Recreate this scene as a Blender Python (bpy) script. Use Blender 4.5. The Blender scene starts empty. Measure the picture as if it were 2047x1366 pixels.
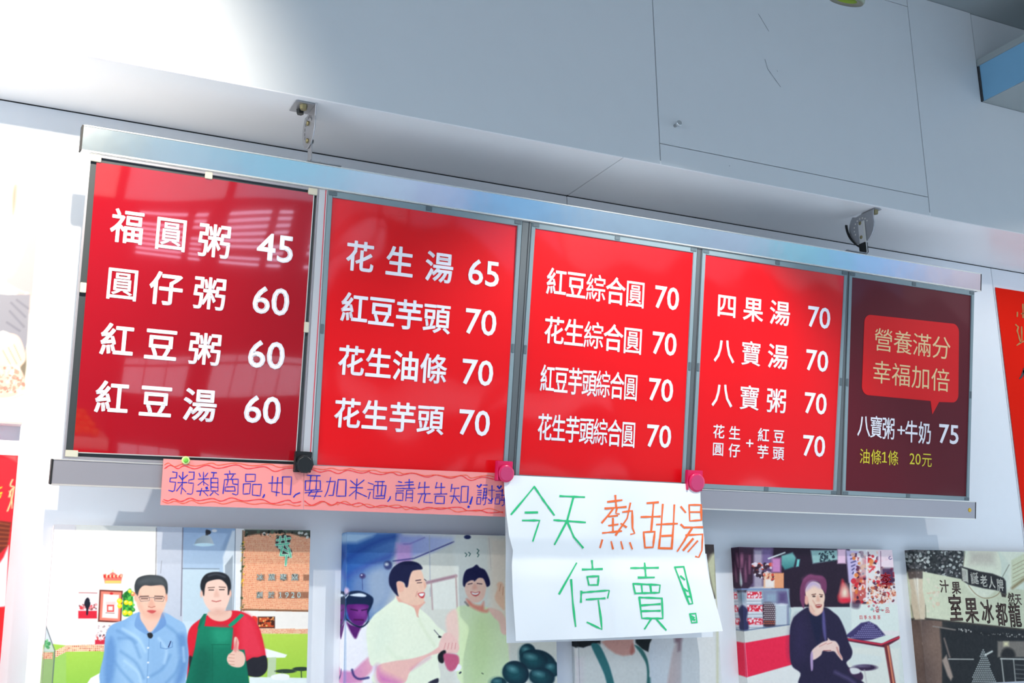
import bpy, bmesh, math, random
import numpy as np
from mathutils import Vector, Matrix

random.seed(4)
rng = np.random.default_rng(7)
scene = bpy.context.scene
COL = scene.collection

# ------------------------------------------------------------------ camera
FPX, YAW, PITCH, ROLL, TILT = 2325.976, 0.46715364, 0.24307636, -0.01633484, 0.16386829
CAM = np.array([0.0, 0.0, 1.6])


def cam_axes():
    cy, sy = math.cos(YAW), math.sin(YAW)
    f = np.array([sy * math.cos(PITCH), cy * math.cos(PITCH), math.sin(PITCH)])
    r = np.array([cy, -sy, 0.0])
    u = np.cross(r, f)
    return r * math.cos(ROLL) + u * math.sin(ROLL), -r * math.sin(ROLL) + u * math.cos(ROLL), f


RX, UX, FX = cam_axes()
cd = bpy.data.cameras.new('camera')
cam = bpy.data.objects.new('camera', cd)
COL.objects.link(cam)
cd.sensor_width = 36.0
cd.lens = FPX / 2047 * 36.0
cd.clip_start = 0.02
cam.matrix_world = Matrix(((RX[0], UX[0], -FX[0], CAM[0]), (RX[1], UX[1], -FX[1], CAM[1]),
                           (RX[2], UX[2], -FX[2], CAM[2]), (0, 0, 0, 1)))
scene.camera = cam

# ------------------------------------------------------------------ view, world, lights
vs = scene.view_settings
vs.view_transform = 'Standard'
vs.look = 'None'
vs.gamma = 1.0
vs.use_curve_mapping = False
vs.exposure = 0.0

world = bpy.data.worlds.new('sky')
scene.world = world
world.use_nodes = True
wn, wl = world.node_tree.nodes, world.node_tree.links
wn.clear()
wo = wn.new('ShaderNodeOutputWorld')
bg = wn.new('ShaderNodeBackground')
bg.inputs['Color'].default_value = (0.645, 0.81, 0.98, 1)
bg.inputs['Strength'].default_value = 2.05
wl.new(bg.outputs[0], wo.inputs[0])

LAMPS = [((0.20, 1.75, 3.12), (-0.40, 3.0, 2.55), 150.0, (1.0, 0.91, 0.78), 128, 1.0),
         ((1.98, 2.00, 3.148), (1.90, 2.34, 2.38), 70.0, (1.0, 0.98, 0.95), 98, 0.5),
         ((3.80, 1.75, 3.12), (3.65, 2.25, 2.40), 26.0, (1.0, 0.95, 0.88), 96, 0.5),
         ((-1.60, 1.75, 3.12), (-1.0, 3.0, 2.0), 200.0, (1.0, 0.98, 0.95), 120, 1.0)]
for n, (p, tgt, e, c, ang, bl) in enumerate(LAMPS):
    ld = bpy.data.lights.new('spot_light', 'SPOT')
    ld.energy = e
    ld.color = c
    ld.shadow_soft_size = 0.018
    ld.spot_size = math.radians(ang)
    ld.spot_blend = bl
    lo = bpy.data.objects.new('spot_light', ld)
    COL.objects.link(lo)
    lo.location = p
    lo.rotation_euler = (Vector(tgt) - Vector(p)).to_track_quat('-Z', 'Y').to_euler()


# ------------------------------------------------------------------ measuring helpers
def ray(px, py):
    a, b = (px - 1023.5) / FPX, (py - 683.0) / FPX
    return RX * a - UX * b + FX


def on_y(px, py, y):
    """point of the vertical plane at depth y that the photograph shows at (px, py)"""
    d = ray(px, py)
    return CAM + d * ((y - CAM[1]) / d[1])


def on_z(px, py, z):
    d = ray(px, py)
    return CAM + d * ((z - CAM[2]) / d[2])


D = 3.0            # wall
YB = 2.668         # cabinet front
ZS = 2.927         # cabinet underside
ZC = 3.762         # ceiling
BO = np.array([0.0, 2.734, 2.780])                 # board origin: top edge of the upper rail
BV = np.array([0.0, -math.sin(TILT), math.cos(TILT)])
BN = np.array([0.0, math.cos(TILT), math.sin(TILT)])   # into the board


def on_b(px, py, depth=0.0):
    """(x, v) on the tilted menu board, depth metres behind its front plane"""
    d = ray(px, py)
    o = BO + BN * depth
    s = np.dot(o - CAM, BN) / np.dot(d, BN)
    P = CAM + d * s
    return float(P[0]), float(np.dot(P - o, BV))


# ------------------------------------------------------------------ mesh helpers
def s2l(c):
    c = np.asarray(c, float) / 255.0
    return np.where(c <= 0.04045, c / 12.92, ((c + 0.055) / 1.055) ** 2.4)


def mat(name, rgb, rough=0.5, metal=0.0, noise=0.0, nscale=20.0, bump=0.0, bscale=60.0, coat=0.0, emit=None, emis=0.0, attr=False, cior=1.5, trans=0.0, spec=0.5):
    m = bpy.data.materials.new(name)
    m.use_nodes = True
    nt = m.node_tree
    b = nt.nodes['Principled BSDF']
    c = s2l(rgb)
    b.inputs['Base Color'].default_value = (*c, 1)
    b.inputs['Roughness'].default_value = rough
    b.inputs['Metallic'].default_value = metal
    b.inputs['Coat Weight'].default_value = coat
    b.inputs['Coat IOR'].default_value = cior
    b.inputs['Coat Roughness'].default_value = 0.025 if coat == 1.0 else 0.06
    b.inputs['Specular IOR Level'].default_value = spec
    if trans:
        b.inputs['Transmission Weight'].default_value = trans
    if emit is not None:
        b.inputs['Emission Color'].default_value = (*s2l(emit), 1)
        b.inputs['Emission Strength'].default_value = emis
    if attr:
        a = nt.nodes.new('ShaderNodeAttribute')
        a.attribute_name = 'print'
        nt.links.new(a.outputs['Color'], b.inputs['Base Color'])
    tc = None
    if noise > 0 or bump > 0:
        tc = nt.nodes.new('ShaderNodeTexCoord')
    if noise > 0 and not attr:
        t = nt.nodes.new('ShaderNodeTexNoise')
        t.inputs['Scale'].default_value = nscale
        t.inputs['Detail'].default_value = 4
        nt.links.new(tc.outputs['Object'], t.inputs['Vector'])
        r = nt.nodes.new('ShaderNodeMapRange')
        r.inputs['To Min'].default_value = 1 - noise
        r.inputs['To Max'].default_value = 1 + noise
        nt.links.new(t.outputs['Fac'], r.inputs['Value'])
        v = nt.nodes.new('ShaderNodeVectorMath')
        v.operation = 'SCALE'
        v.inputs[0].default_value = c
        nt.links.new(r.outputs[0], v.inputs['Scale'])
        nt.links.new(v.outputs[0], b.inputs['Base Color'])
    if bump > 0:
        t2 = nt.nodes.new('ShaderNodeTexNoise')
        t2.inputs['Scale'].default_value = bscale
        t2.inputs['Detail'].default_value = 3
        nt.links.new(tc.outputs['Object'], t2.inputs['Vector'])
        bp = nt.nodes.new('ShaderNodeBump')
        bp.inputs['Strength'].default_value = bump
        bp.inputs['Distance'].default_value = 0.01
        nt.links.new(t2.outputs['Fac'], bp.inputs['Height'])
        nt.links.new(bp.outputs[0], b.inputs['Normal'])
    return m


M = {}
M['wall'] = mat('wall_laminate', (245, 248, 252), 0.45, noise=0.015, nscale=30)
M['cab'] = mat('cabinet_laminate', (214, 217, 219), 0.42, noise=0.02, nscale=14)
M['under'] = mat('underside_laminate', (242, 240, 240), 0.3, noise=0.02, nscale=9)
M['gap'] = mat('dark_gap', (60, 62, 66), 0.9)
M['ceil'] = mat('ceiling_board', (150, 158, 160), 0.8, noise=0.03, nscale=5)
M['floor'] = mat('floor_tile', (228, 230, 232), 0.5, noise=0.06, nscale=3)
M['alu'] = mat('brushed_steel', (216, 220, 224), 0.16, metal=1.0, bump=0.06, bscale=9, noise=0.03, nscale=6)
M['stile'] = mat('stile_steel', (226, 224, 224), 0.42, metal=0.7)
M['stile2'] = mat('grey_stile', (104, 110, 112), 0.45, metal=0.4)
M['redge'] = mat('red_sheet_edge', (206, 40, 60), 0.4)
M['alu2'] = mat('dull_steel', (174, 170, 175), 0.42, metal=0.6, bump=0.04, bscale=12)
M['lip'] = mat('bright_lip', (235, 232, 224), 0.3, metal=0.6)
M['frame'] = mat('grey_frame_plastic', (132, 150, 156), 0.4)
M['tab'] = mat('grey_corner_tab', (92, 106, 112), 0.45)
M['backing'] = mat('dark_backing', (58, 66, 70), 0.6)
M['clear'] = mat('cream_clip', (205, 200, 180), 0.35)
M['red'] = mat('poster_red', (232, 10, 20), 0.4, coat=0.8, cior=1.55, spec=0.2)
M['red1'] = mat('poster_red_glossy', (166, 14, 30), 0.06, coat=1.0, cior=1.85)
M['maroon'] = mat('poster_maroon', (96, 22, 34), 0.5, coat=0.35, bump=0.02, bscale=6, spec=0.15)
M['bubble'] = mat('bubble_red', (224, 22, 26), 0.4, coat=0.25, spec=0.2)
M['white'] = mat('white_print', (246, 243, 250), 0.3, coat=0.3)
M['cream'] = mat('cream_print', (244, 205, 150), 0.35)
M['yellow'] = mat('yellow_print', (222, 205, 40), 0.35)
M['black'] = mat('black_plastic', (28, 30, 31), 0.35)
M['blackend'] = mat('black_rubber', (20, 21, 22), 0.6)
M['pinkclip'] = mat('pink_plastic', (226, 30, 96), 0.28, coat=0.3)
M['pinkdisc'] = mat('pink_plastic_disc', (208, 62, 112), 0.35)
M['pink'] = mat('pink_paper', (248, 150, 146), 0.85, noise=0.02, nscale=30)
M['ink'] = mat('blue_ink', (8, 40, 186), 0.6)
M['rink'] = mat('red_ink', (246, 52, 58), 0.6)
M['oink'] = mat('orange_ink', (250, 96, 60), 0.6)
M['paper'] = mat('white_paper', (240, 243, 245), 0.8, bump=0.12, bscale=14)
M['green'] = mat('green_ink', (32, 196, 122), 0.6)
M['orange'] = mat('orange_marker', (250, 112, 48), 0.6)
M['steelb'] = mat('bracket_steel', (176, 176, 180), 0.4, metal=0.85, noise=0.08, nscale=40)
M['brass'] = mat('brass_bolt', (150, 140, 104), 0.4, metal=0.8)
M['couplet'] = mat('red_couplet_paper', (236, 28, 4), 0.8, spec=0.1)
M['gold'] = mat('gold_print', (196, 132, 66), 0.4, metal=0.3)
M['duct'] = mat('painted_blue_light', (118, 168, 200), 0.45, noise=0.05, nscale=16)  # duct side coloured blue to stand for the bluish light on it
M['ductw'] = mat('duct_underside', (150, 156, 156), 0.6)
M['printm'] = mat('canvas_print', (255, 255, 255), 0.5, attr=True, bump=0.02, bscale=300, spec=0.2)
M['lampshell'] = mat('lamp_shell', (120, 130, 110), 0.4, metal=0.4)
M['lampglass'] = mat('lamp_lens', (190, 210, 90), 0.3, emit=(190, 226, 90), emis=2.0)
M['chrome'] = mat('chrome', (225, 225, 225), 0.12, metal=1.0)


def link(name, me, m=None, parent=None, loc=None, rot=None):
    o = bpy.data.objects.new(name, me)
    COL.objects.link(o)
    if m is not None:
        for k in (m if isinstance(m, (list, tuple)) else [m]):
            me.materials.append(k)
    if parent:
        o.parent = parent
    if loc is not None:
        o.location = loc
    if rot is not None:
        o.rotation_euler = rot
    return o


def empty(name, loc=(0, 0, 0), rot=(0, 0, 0), parent=None):
    o = bpy.data.objects.new(name, None)
    o.empty_display_size = 0.05
    COL.objects.link(o)
    o.location = loc
    o.rotation_euler = rot
    if parent:
        o.parent = parent
    return o


def tag(o, label, cat, group=None):
    o['label'] = label
    o['category'] = cat
    if group:
        o['group'] = group
    return o


def mesh(name, vs_, fs):
    me = bpy.data.meshes.new(name)
    me.from_pydata([tuple(map(float, v)) for v in vs_], [], fs)
    me.update()
    return me


def box(name, x0, x1, y0, y1, z0, z1, m, parent=None, bev=0.0):
    bm = bmesh.new()
    bmesh.ops.create_cube(bm, size=1.0)
    for v in bm.verts:
        v.co = ((x0 + x1) / 2 + v.co.x * (x1 - x0), (y0 + y1) / 2 + v.co.y * (y1 - y0), (z0 + z1) / 2 + v.co.z * (z1 - z0))
    if bev > 0:
        bmesh.ops.bevel(bm, geom=bm.edges[:], offset=bev, segments=2, affect='EDGES', clamp_overlap=True)
    me = bpy.data.meshes.new(name)
    bm.to_mesh(me)
    bm.free()
    return link(name, me, m, parent)


def prism(name, pts, y0, y1, m, parent=None, bev=0.0):
    """polygon given in (x, z), extruded from y0 to y1"""
    bm = bmesh.new()
    a = [bm.verts.new((p[0], y0, p[1])) for p in pts]
    f = bm.faces.new(a)
    r = bmesh.ops.extrude_face_region(bm, geom=[f])
    for v in r['geom']:
        if isinstance(v, bmesh.types.BMVert):
            v.co.y = y1
    bmesh.ops.recalc_face_normals(bm, faces=bm.faces[:])
    if bev > 0:
        bmesh.ops.bevel(bm, geom=bm.edges[:], offset=bev, segments=2, affect='EDGES', clamp_overlap=True)
    me = bpy.data.meshes.new(name)
    bm.to_mesh(me)
    bm.free()
    return link(name, me, m, parent)


def cyl(name, p0, p1, r0, r1, m, parent=None, seg=24, smooth=True, rings=None):
    """lathe between two points; rings = [(t, r), ...] overrides the radii"""
    p0, p1 = Vector(p0), Vector(p1)
    ax = (p1 - p0)
    q = ax.to_track_quat('Z', 'Y')
    rings = rings or [(0, r0), (1, r1)]
    vs_, fs = [], []
    for t, r in rings:
        for k in range(seg):
            a = 2 * math.pi * k / seg
            vs_.append(p0 + q @ Vector((math.cos(a) * r, math.sin(a) * r, t * ax.length)))
    for i in range(len(rings) - 1):
        for k in range(seg):
            fs.append((i * seg + k, i * seg + (k + 1) % seg, (i + 1) * seg + (k + 1) % seg, (i + 1) * seg + k))
    fs.append(tuple(reversed(range(seg))))
    fs.append(tuple(range((len(rings) - 1) * seg, len(rings) * seg)))
    me = mesh(name, vs_, fs)
    if smooth:
        me.polygons.foreach_set('use_smooth', [len(p.vertices) == 4 for p in me.polygons])
    return link(name, me, m, parent)


# ------------------------------------------------------------------ lettering
_glyph = {}
_V1 = np.array([(.24, 0), (.34, 0), (.34, .7), (.24, .7), (.08, .60), (.08, .51), (.24, .59), (.24, .7), (.08, 0), (.48, 0), (.48, .075), (.08, .075)])
_glyph['1'] = (_V1, [(0, 1, 2, 3), (4, 5, 6, 7), (8, 9, 10, 11)], [((.24, 0), (.24, .7)), ((.34, 0), (.34, .7)), ((.08, .60), (.24, .7))])


def glyph(ch):
    """(verts, faces, outline edges) of a character in its em box"""
    if ch not in _glyph:
        cu = bpy.data.curves.new('glyph', 'FONT')
        cu.body = ch
        cu.size = 1.0
        cu.resolution_u = 3
        o = bpy.data.objects.new('glyph', cu)
        COL.objects.link(o)
        dg = bpy.context.evaluated_depsgraph_get()
        me = bpy.data.meshes.new_from_object(o.evaluated_get(dg))
        v = np.array([tuple(x.co[:2]) for x in me.vertices]) if len(me.vertices) else np.zeros((0, 2))
        f = [tuple(p.vertices) for p in me.polygons]
        bpy.data.objects.remove(o)
        bpy.data.curves.remove(cu)
        bpy.data.meshes.remove(me)
        cnt = {}
        key = [tuple(np.round(a, 5)) for a in v]
        for p in f:
            for a, b in zip(p, p[1:] + p[:1]):
                e = tuple(sorted((key[a], key[b])))
                cnt[e] = cnt.get(e, 0) + 1
        _glyph[ch] = (v, f, [e for e, c in cnt.items() if c == 1 and e[0] != e[1]])
    return _glyph[ch]


def glyph_at(ch, cx, cz, w, h, off, vs_, fs, y):
    """append the character, its em box centred at (cx, cz), w wide, h high; off (of h) rounds and fattens the strokes"""
    v, f, ed = glyph(ch)
    if not len(v):
        return
    if ord(ch[0]) > 0x2000:
        ox, oz, sx, sz = 0.5, 0.38, w, h
    else:
        lo, hi = v.min(0), v.max(0)
        ox, oz = (lo + hi) / 2
        sx, sz = w / max(hi[0] - lo[0], 1e-6), h / max(hi[1] - lo[1], 1e-6)
    tr = lambda a: np.array([cx + (a[0] - ox) * sx, cz + (a[1] - oz) * sz])
    n = len(vs_)
    for a in v:
        q = tr(a)
        vs_.append((q[0], y, q[1]))
    fs += [tuple(i + n for i in p) for p in f]
    if off > 0:
        if ch in '圓寶綜營養':
            off *= 0.5
        elif ch in '頭條粥福滿':
            off *= 0.8
        r = off * math.sqrt(w * h) if ord(ch[0]) > 0x2000 else off * h * 1.3
        done = set()
        for e in ed:
            a, b = tr(e[0]), tr(e[1])
            d = b - a
            L = float(np.hypot(*d))
            if L < 1e-7:
                continue
            nn = np.array([-d[1], d[0]]) / L * r
            n = len(vs_)
            for q in (a + nn, a - nn, b - nn, b + nn):
                vs_.append((q[0], y, q[1]))
            fs.append((n, n + 1, n + 2, n + 3))
            for k, c in ((e[0], a), (e[1], b)):
                if k in done:
                    continue
                done.add(k)
                n = len(vs_)
                for t in range(8):
                    vs_.append((c[0] + r * math.cos(t * .7854), y, c[1] + r * math.sin(t * .7854)))
                fs.append(tuple(range(n, n + 8)))


# ------------------------------------------------------------------ the setting
def gapbox(name, x0, x1, y0, y1, z0, z1, m, parent, g=0.0012, bev=0.0008):
    return box(name, x0 + g, x1 - g, y0, y1, z0 + g, z1 - g, m, parent, bev)


wall = box('wall_back', -4.0, 7.4, D + 0.012, D + 0.15, 0.0, ZC + 0.1, M['gap'])
wall['kind'] = 'structure'
for a, b in ((-3.9, -2.025), (5.456, 7.3), (-2.025, -0.155), (-0.155, 1.7155), (1.7155, 3.586), (3.586, 5.456)):
    gapbox('wall_panel', a, b, D, D + 0.0118, 0.02, ZS - 0.001, M['wall'], wall)
ceil = box('ceiling', -4.0, 7.4, -1.4, YB + 0.4, ZC, ZC + 0.1, M['ceil'])
ceil['kind'] = 'structure'
floor = box('floor', -6, 9, -9, D + 0.15, -0.1, 0.0, M['floor'])
floor['kind'] = 'structure'

cab = tag(empty('overhead_cabinet', (0, YB, ZS)),
          'long pale grey laminate overhead cabinet running above the red menu signs', 'cabinet')


def cpart(name, pts, y0, y1, m, par=cab, bev=0.0008):
    return prism(name, [(p[0], p[1] - ZS) for p in pts], y0 - YB, y1 - YB, m, par, bev)


g = 0.0013
r4 = lambda a, b, c, d: [(a + g, c + g), (b - g, c + g), (b - g, d - g), (a + g, d - g)]
cpart('cabinet_body', [(-3.9, ZS + 0.016), (7.3, ZS + 0.016), (7.3, ZC - 0.001), (-3.9, ZC - 0.001)], YB + 0.0165, YB + 0.33, M['gap'], bev=0)
cpart('front_panel', r4(-3.9, 1.848, ZS + 0.001, ZC), YB, YB + 0.016, M['cab'])
cpart('front_panel', r4(1.848, 2.929, ZS + 0.001, 2.997), YB, YB + 0.016, M['cab'])
cpart('front_panel', r4(1.848, 2.929, 3.711, ZC), YB, YB + 0.016, M['cab'])
door = cpart('cabinet_door', r4(1.848, 2.929, 2.997, 3.711), YB, YB + 0.016, M['cab'])
cpart('front_panel', [(2.929 + g, ZS + 0.002), (7.3, ZS + 0.002), (7.3, 3.409), (3.2415, 3.409), (3.2415, ZC - g), (2.929 + g, ZC - g)], YB, YB + 0.016, M['cab'])
cpart('front_panel', r4(3.2465, 7.3, 3.574, ZC), YB + 0.004, YB + 0.016, M['cab'])
for a, b in ((-3.9, 1.7175), (1.7175, 7.3)):
    cpart('underside_panel', r4(a, b, ZS - 0.001, ZS + 0.0165), YB + 0.0005, D - 0.0005, M['under'])
kn = on_y(1349, 252, YB)
knob = cyl('door_knob', (kn[0], 0, kn[2] - ZS), (kn[0], -0.026, kn[2] - ZS), 0, 0, M['chrome'], door, 20,
           rings=[(0, 0.0055), (0.5, 0.005), (0.62, 0.0085), (0.95, 0.0088), (1.0, 0.0075)])
# scuff marks on the door: thin dark scratches
M['scuff'] = mat('dark_scuff', (96, 104, 112), 0.7)

duct = tag(empty('air_duct', (3.249, YB, 3.412)), 'blue lit box duct coming out of the cabinet front at upper right', 'duct')
box('duct_body', 0, 0.55, -1.3, 0.0035, 0.0, 0.157, M['duct'], duct, 0.001)
box('duct_underside', 0.002, 0.55, -1.3, 0.003, -0.002, 0.0, M['ductw'], duct)
box('duct_flange', -0.004, 0.55, -1.3, 0.0034, 0.1375, 0.162, M['ductw'], duct, 0.001)
prism('sealant', [(-0.003, 0.0), (0.001, 0.0), (0.004, 0.03), (0.002, 0.06), (0.005, 0.085), (0.002, 0.11), (0.001, 0.135), (-0.003, 0.135)], -0.006, 0.003, M['gap'], duct)

# ------------------------------------------------------------------ track lamps
for n, (p, tgt, e, c, ang, bl) in enumerate(LAMPS):
    lr = empty('spot_lamp', p)
    tag(lr, ['round ceiling spot lamp at the far left above the white wall', 'olive round spot lamp peeking in at the top edge of the picture',
             'round ceiling spot lamp at the far right beyond the red banner', 'round ceiling spot lamp farthest to the left'][n], 'lamp')
    dr = (Vector(tgt) - Vector(p)).normalized()
    b0 = Vector((0, 0, 0)) - dr * 0.12
    seg = 32
    q = dr.to_track_quat('Z', 'Y')
    prof = [(0.002, 0.034), (0.03, 0.036), (0.036, 0.034), (0.03, 0.03), (-0.01, 0.026), (-0.1, 0.024), (-0.12, 0.014)]
    vs_, fs = [], []
    pr = [(0.0, 0.028), (0.004, 0.044), (-0.002, 0.047), (-0.05, 0.042), (-0.1, 0.03), (-0.12, 0.012)]
    for t, r in pr:
        for k in range(seg):
            a = 2 * math.pi * k / seg
            vs_.append(q @ Vector((math.cos(a) * r, math.sin(a) * r, t)))
    for i in range(len(pr) - 1):
        for k in range(seg):
            fs.append((i * seg + k, (i + 1) * seg + k, (i + 1) * seg + (k + 1) % seg, i * seg + (k + 1) % seg))
    fs.append(tuple(reversed(range((len(pr) - 1) * seg, len(pr) * seg))))
    me = mesh('lamp_shell', vs_, fs)
    me.polygons.foreach_set('use_smooth', [True] * len(me.polygons))
    link('lamp_shell', me, M['lampshell'], lr)
    cyl('lamp_lens', q @ Vector((0, 0, -0.022)), q @ Vector((0, 0, -0.016)), 0.031, 0.031, M['lampglass'], lr, 24)
    cyl('lamp_stem', b0, (b0.x, b0.y, ZC - p[2] - 0.02), 0.007, 0.007, M['lampshell'], lr, 12)
    cyl('ceiling_mount', (b0.x, b0.y, ZC - p[2] - 0.02), (b0.x, b0.y, ZC - p[2]), 0.04, 0.04, M['lampshell'], lr, 24)

# ------------------------------------------------------------------ the menu board frame
BROT = (TILT, 0, 0)


def broot(name):
    return empty(name, tuple(BO), BROT)


RAILX = (0.2503, 3.2155)
fr = tag(broot('sign_frame'), 'long polished steel rail frame holding the five red menu signs', 'frame')


def rail(name, x0, x1, v0, v1, dep, m):
    o = box(name, x0, x1, 0, dep, v1, v0, m, fr, 0.0015)
    box('rail_lip', x0, x1, -0.002, 0.006, v1 - 0.0028, v1 + 0.0012, M['lip'], o, 0.0006)
    box('rail_lip', x0, x1, -0.0015, 0.004, v0 - 0.0006, v0 + 0.0018, M['lip'], o, 0.0005)
    for s, x in ((-1, x0), (1, x1)):
        box('end_cap', min(x, x + s * 0.004), max(x, x + s * 0.004), 0.0, dep, v1 - 0.001, v0 + 0.001, M['blackend'], o, 0.0008)
    return o


rt = rail('top_rail', *RAILX, -0.0005, -0.0600, 0.03, M['alu'])
rb = rail('bottom_rail', 0.2535, 3.2095, -0.7915, -0.8480, 0.03, M['alu2'])
for x, z in ((3.183, -0.819),):
    cyl('yellow_spot', (x, 0.0, z), (x, -0.002, z), 0.0075, 0.006, mat('yellow_sticker', (228, 184, 38), 0.5), rb, 18)

# ------------------------------------------------------------------ hanging brackets
for n, (X, s) in enumerate(((0.80, 1), (2.69, -1))):
    hb = tag(empty('hanging_bracket', (X, 2.745, ZS)),
             ['pale steel swivel bracket hanging the frame near its left end', 'grey steel swivel bracket with a black strap near the right end'][n], 'bracket', 'brackets holding the sign frame under the cabinet')
    by0 = -0.055 if n == 0 else -0.068
    box('mounting_plate', *sorted((-s * 0.05, 0.0)) if n == 0 else (-0.0, 0.03), by0, by0 + 0.064, -0.0045, -0.0015, M['steelb'], hb, 0.0006)
    for yy in (by0 + 0.016, by0 + 0.046):
        xx = -0.026 if n == 0 else 0.016
        cyl('bolt', (xx, yy, -0.0045), (xx, yy, -0.0165), 0.0105, 0.0090, M['brass'] if yy < by0 + 0.03 else M['black'], hb, 6, smooth=False)
    # profile in (y, z): neck, widening to a disc, tapering at the bottom
    pts = []
    c = (0.0, -0.046)
    pts += [(-0.062, -0.002), (-0.018, -0.002), (0.02, -0.006)]
    for k in range(19):
        a = math.radians(50 - k * 13.5)
        rr = 0.055 if n == 0 else 0.058
        pts.append((c[0] + rr * math.cos(a), c[1] + rr * 1.02 * math.sin(a)))
    bm = bmesh.new()
    ring = [bm.verts.new((0, y, z)) for y, z in pts]
    f = bm.faces.new(ring)
    r = bmesh.ops.extrude_face_region(bm, geom=[f])
    for v in r['geom']:
        if isinstance(v, bmesh.types.BMVert):
            v.co.x = 0.003
    bmesh.ops.recalc_face_normals(bm, faces=bm.faces[:])
    bmesh.ops.bevel(bm, geom=bm.edges[:], offset=0.0006, segments=1, affect='EDGES', clamp_overlap=True)
    me = bpy.data.meshes.new('swivel_plate')
    bm.to_mesh(me)
    bm.free()
    sp = link('swivel_plate', me, M['steelb'], hb)
    # arc of adjustment slots
    for k in range(9):
        a = math.radians(150 - k * 22)
        yy, zz = 0.033 * math.cos(a), -0.05 + 0.033 * math.sin(a)
        if n == 0:
            o = box('slot', -0.0004, 0.0001, yy - 0.0016, yy + 0.0016, zz - 0.0042, zz + 0.0042, M['gap'], sp)
        else:
            cyl('slot', (-0.0006, yy, zz), (0.0001, yy, zz), 0.0028, 0.0028, M['lip'], sp, 10)
    for zz in (-0.034, -0.083):
        cyl('bolt', (-0.006, 0.0, zz), (0.012, 0.0, zz), 0, 0, M['brass'], hb, 12, rings=[(0, 0.004), (0.05, 0.0065), (0.3, 0.0065), (0.32, 0.003), (0.98, 0.003), (1, 0.002)])
        if n == 0:
            cyl('bolt_nut', (0.004, 0.0, zz), (0.013, 0.0, zz), 0.0068, 0.006, M['black'], hb, 6, smooth=False)
    # hanger strap from the lower bolt to the rail, with its foot lying on the rail
    ztop = 2.780 + 0.003 - ZS
    yo = 0.0 if n == 0 else -0.004
    box('hanger_strap', *((0.0034, 0.0070) if n == 0 else (-0.0045, -0.0008)), -0.016 + yo, 0.014 + yo, ztop + 0.003, -0.03, M['steelb'] if n == 0 else M['stile'], hb, 0.0008)
    if n == 1:
        box('strap_edge', -0.0062, -0.0046, -0.016 + yo, -0.012 + yo, -0.104, -0.03, M['lip'], hb, 0.0004)
        box('rubber_pad', -0.008, 0.006, -0.018, 0.012, ztop + 0.003, -0.104, M['blackend'], hb, 0.002)
        vs2, fs2 = [], []
        for k in range(15):
            t = k / 14
            yy = 0.064 - 0.06 * t ** 2.2
            zz = -0.02 - 0.1 * t
            for dx in (-0.004, 0.004):
                for dw in (-0.002, 0.002):
                    vs2.append((dx - 0.004, yy + dw, zz + 0.0))
        for k in range(14):
            b = k * 4
            fs2 += [(b, b + 1, b + 5, b + 4), (b + 2, b + 6, b + 7, b + 3), (b, b + 4, b + 6, b + 2), (b + 1, b + 3, b + 7, b + 5)]
        fs2 += [(0, 2, 3, 1), (56, 57, 59, 58)]
        link('black_strap', mesh('black_strap', vs2, fs2), M['blackend'], hb)
    x0, x1 = (-0.0045, 0.088) if n == 0 else (-0.085, 0.004)
    foot = box('hanger_foot', x0, x1, -0.012 + yo, 0.014 + yo, ztop, ztop + 0.003, M['steelb'], hb, 0.0006)
    for xx in ((0.032, 0.072) if n == 0 else (-0.074, -0.04)):
        cyl('screw_head', (xx, yo, ztop + 0.003), (xx, yo, ztop + 0.0065), 0.007, 0.0045, M['chrome'], foot, 14)

# ------------------------------------------------------------------ the five menu signs
PXE = [((178, 312), (638, 378), (127, 905), (605, 905)), ((656, 384), (1044, 445), (626, 905), (1016.5, 905)),
       ((1063, 452), (1393, 510), (1033, 905), (1371, 945)), ((1404, 515), (1694, 552), (1382, 945), (1674, 955)),
       ((1698, 553), (1948, 590), (1685.5, 955), (1938, 990))]
PV0, PV1 = -0.0640, -0.7880
PD = 0.004


def edge_at(a, b, v):
    """x of the slanted edge through two measured points of the board, at height v"""
    (x0, v0), (x1, v1) = on_b(*a, 0.003), on_b(*b, 0.003)
    return x0 + (x1 - x0) * (v - v0) / (v1 - v0)


EDG = [(edge_at(a, c, PV0), edge_at(b, d, PV0), edge_at(a, c, PV1), edge_at(b, d, PV1)) for a, b, c, d in PXE]
PX = [((e[0] + e[2]) / 2, (e[1] + e[3]) / 2, k) for k, e in enumerate(EDG)]


def warp(o, k):
    """fit the rectangular parts of sign k to its measured, slightly skewed outline"""
    x0, x1, _ = PX[k]
    e = EDG[k]
    for vt in o.data.vertices:
        u = (vt.co.x - x0) / (x1 - x0)
        t = (vt.co.z - PV0) / (PV1 - PV0)
        vt.co.x = (e[0] * (1 - u) + e[1] * u) * (1 - t) + (e[2] * (1 - u) + e[3] * u) * t


for i in range(4):
    a, b = EDG[i], EDG[i + 1]
    g_ = 0.0010
    st = prism('stile', [(a[1] + g_, PV0), (b[0] - g_, PV0), (b[2] - g_, PV1), (a[3] + g_, PV1)], 0.0045, 0.022, M['stile'] if i == 0 else M['stile2'], fr, 0.0008)
    m0, m1 = (a[1] + (b[0] - a[1]) * .72), (a[3] + (b[2] - a[3]) * .72)
    prism('stile_groove', [(m0, PV0), (m0 + 0.002, PV0), (m1 + 0.002, PV1), (m1, PV1)], 0.0036, 0.0048, M['redge'] if i == 0 else M['gap'], fr)
LABELS = ['leftmost menu sign, glossy red poster with dark edges and prices 45 and 60',
          'second menu sign from the left, red poster with white prices 65 and 70',
          'middle menu sign, red poster with four narrow white lines all priced 70',
          'fourth menu sign from the left, red poster whose last line is in small characters',
          'rightmost menu sign, dark maroon poster with a red speech bubble and price 75']
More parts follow.
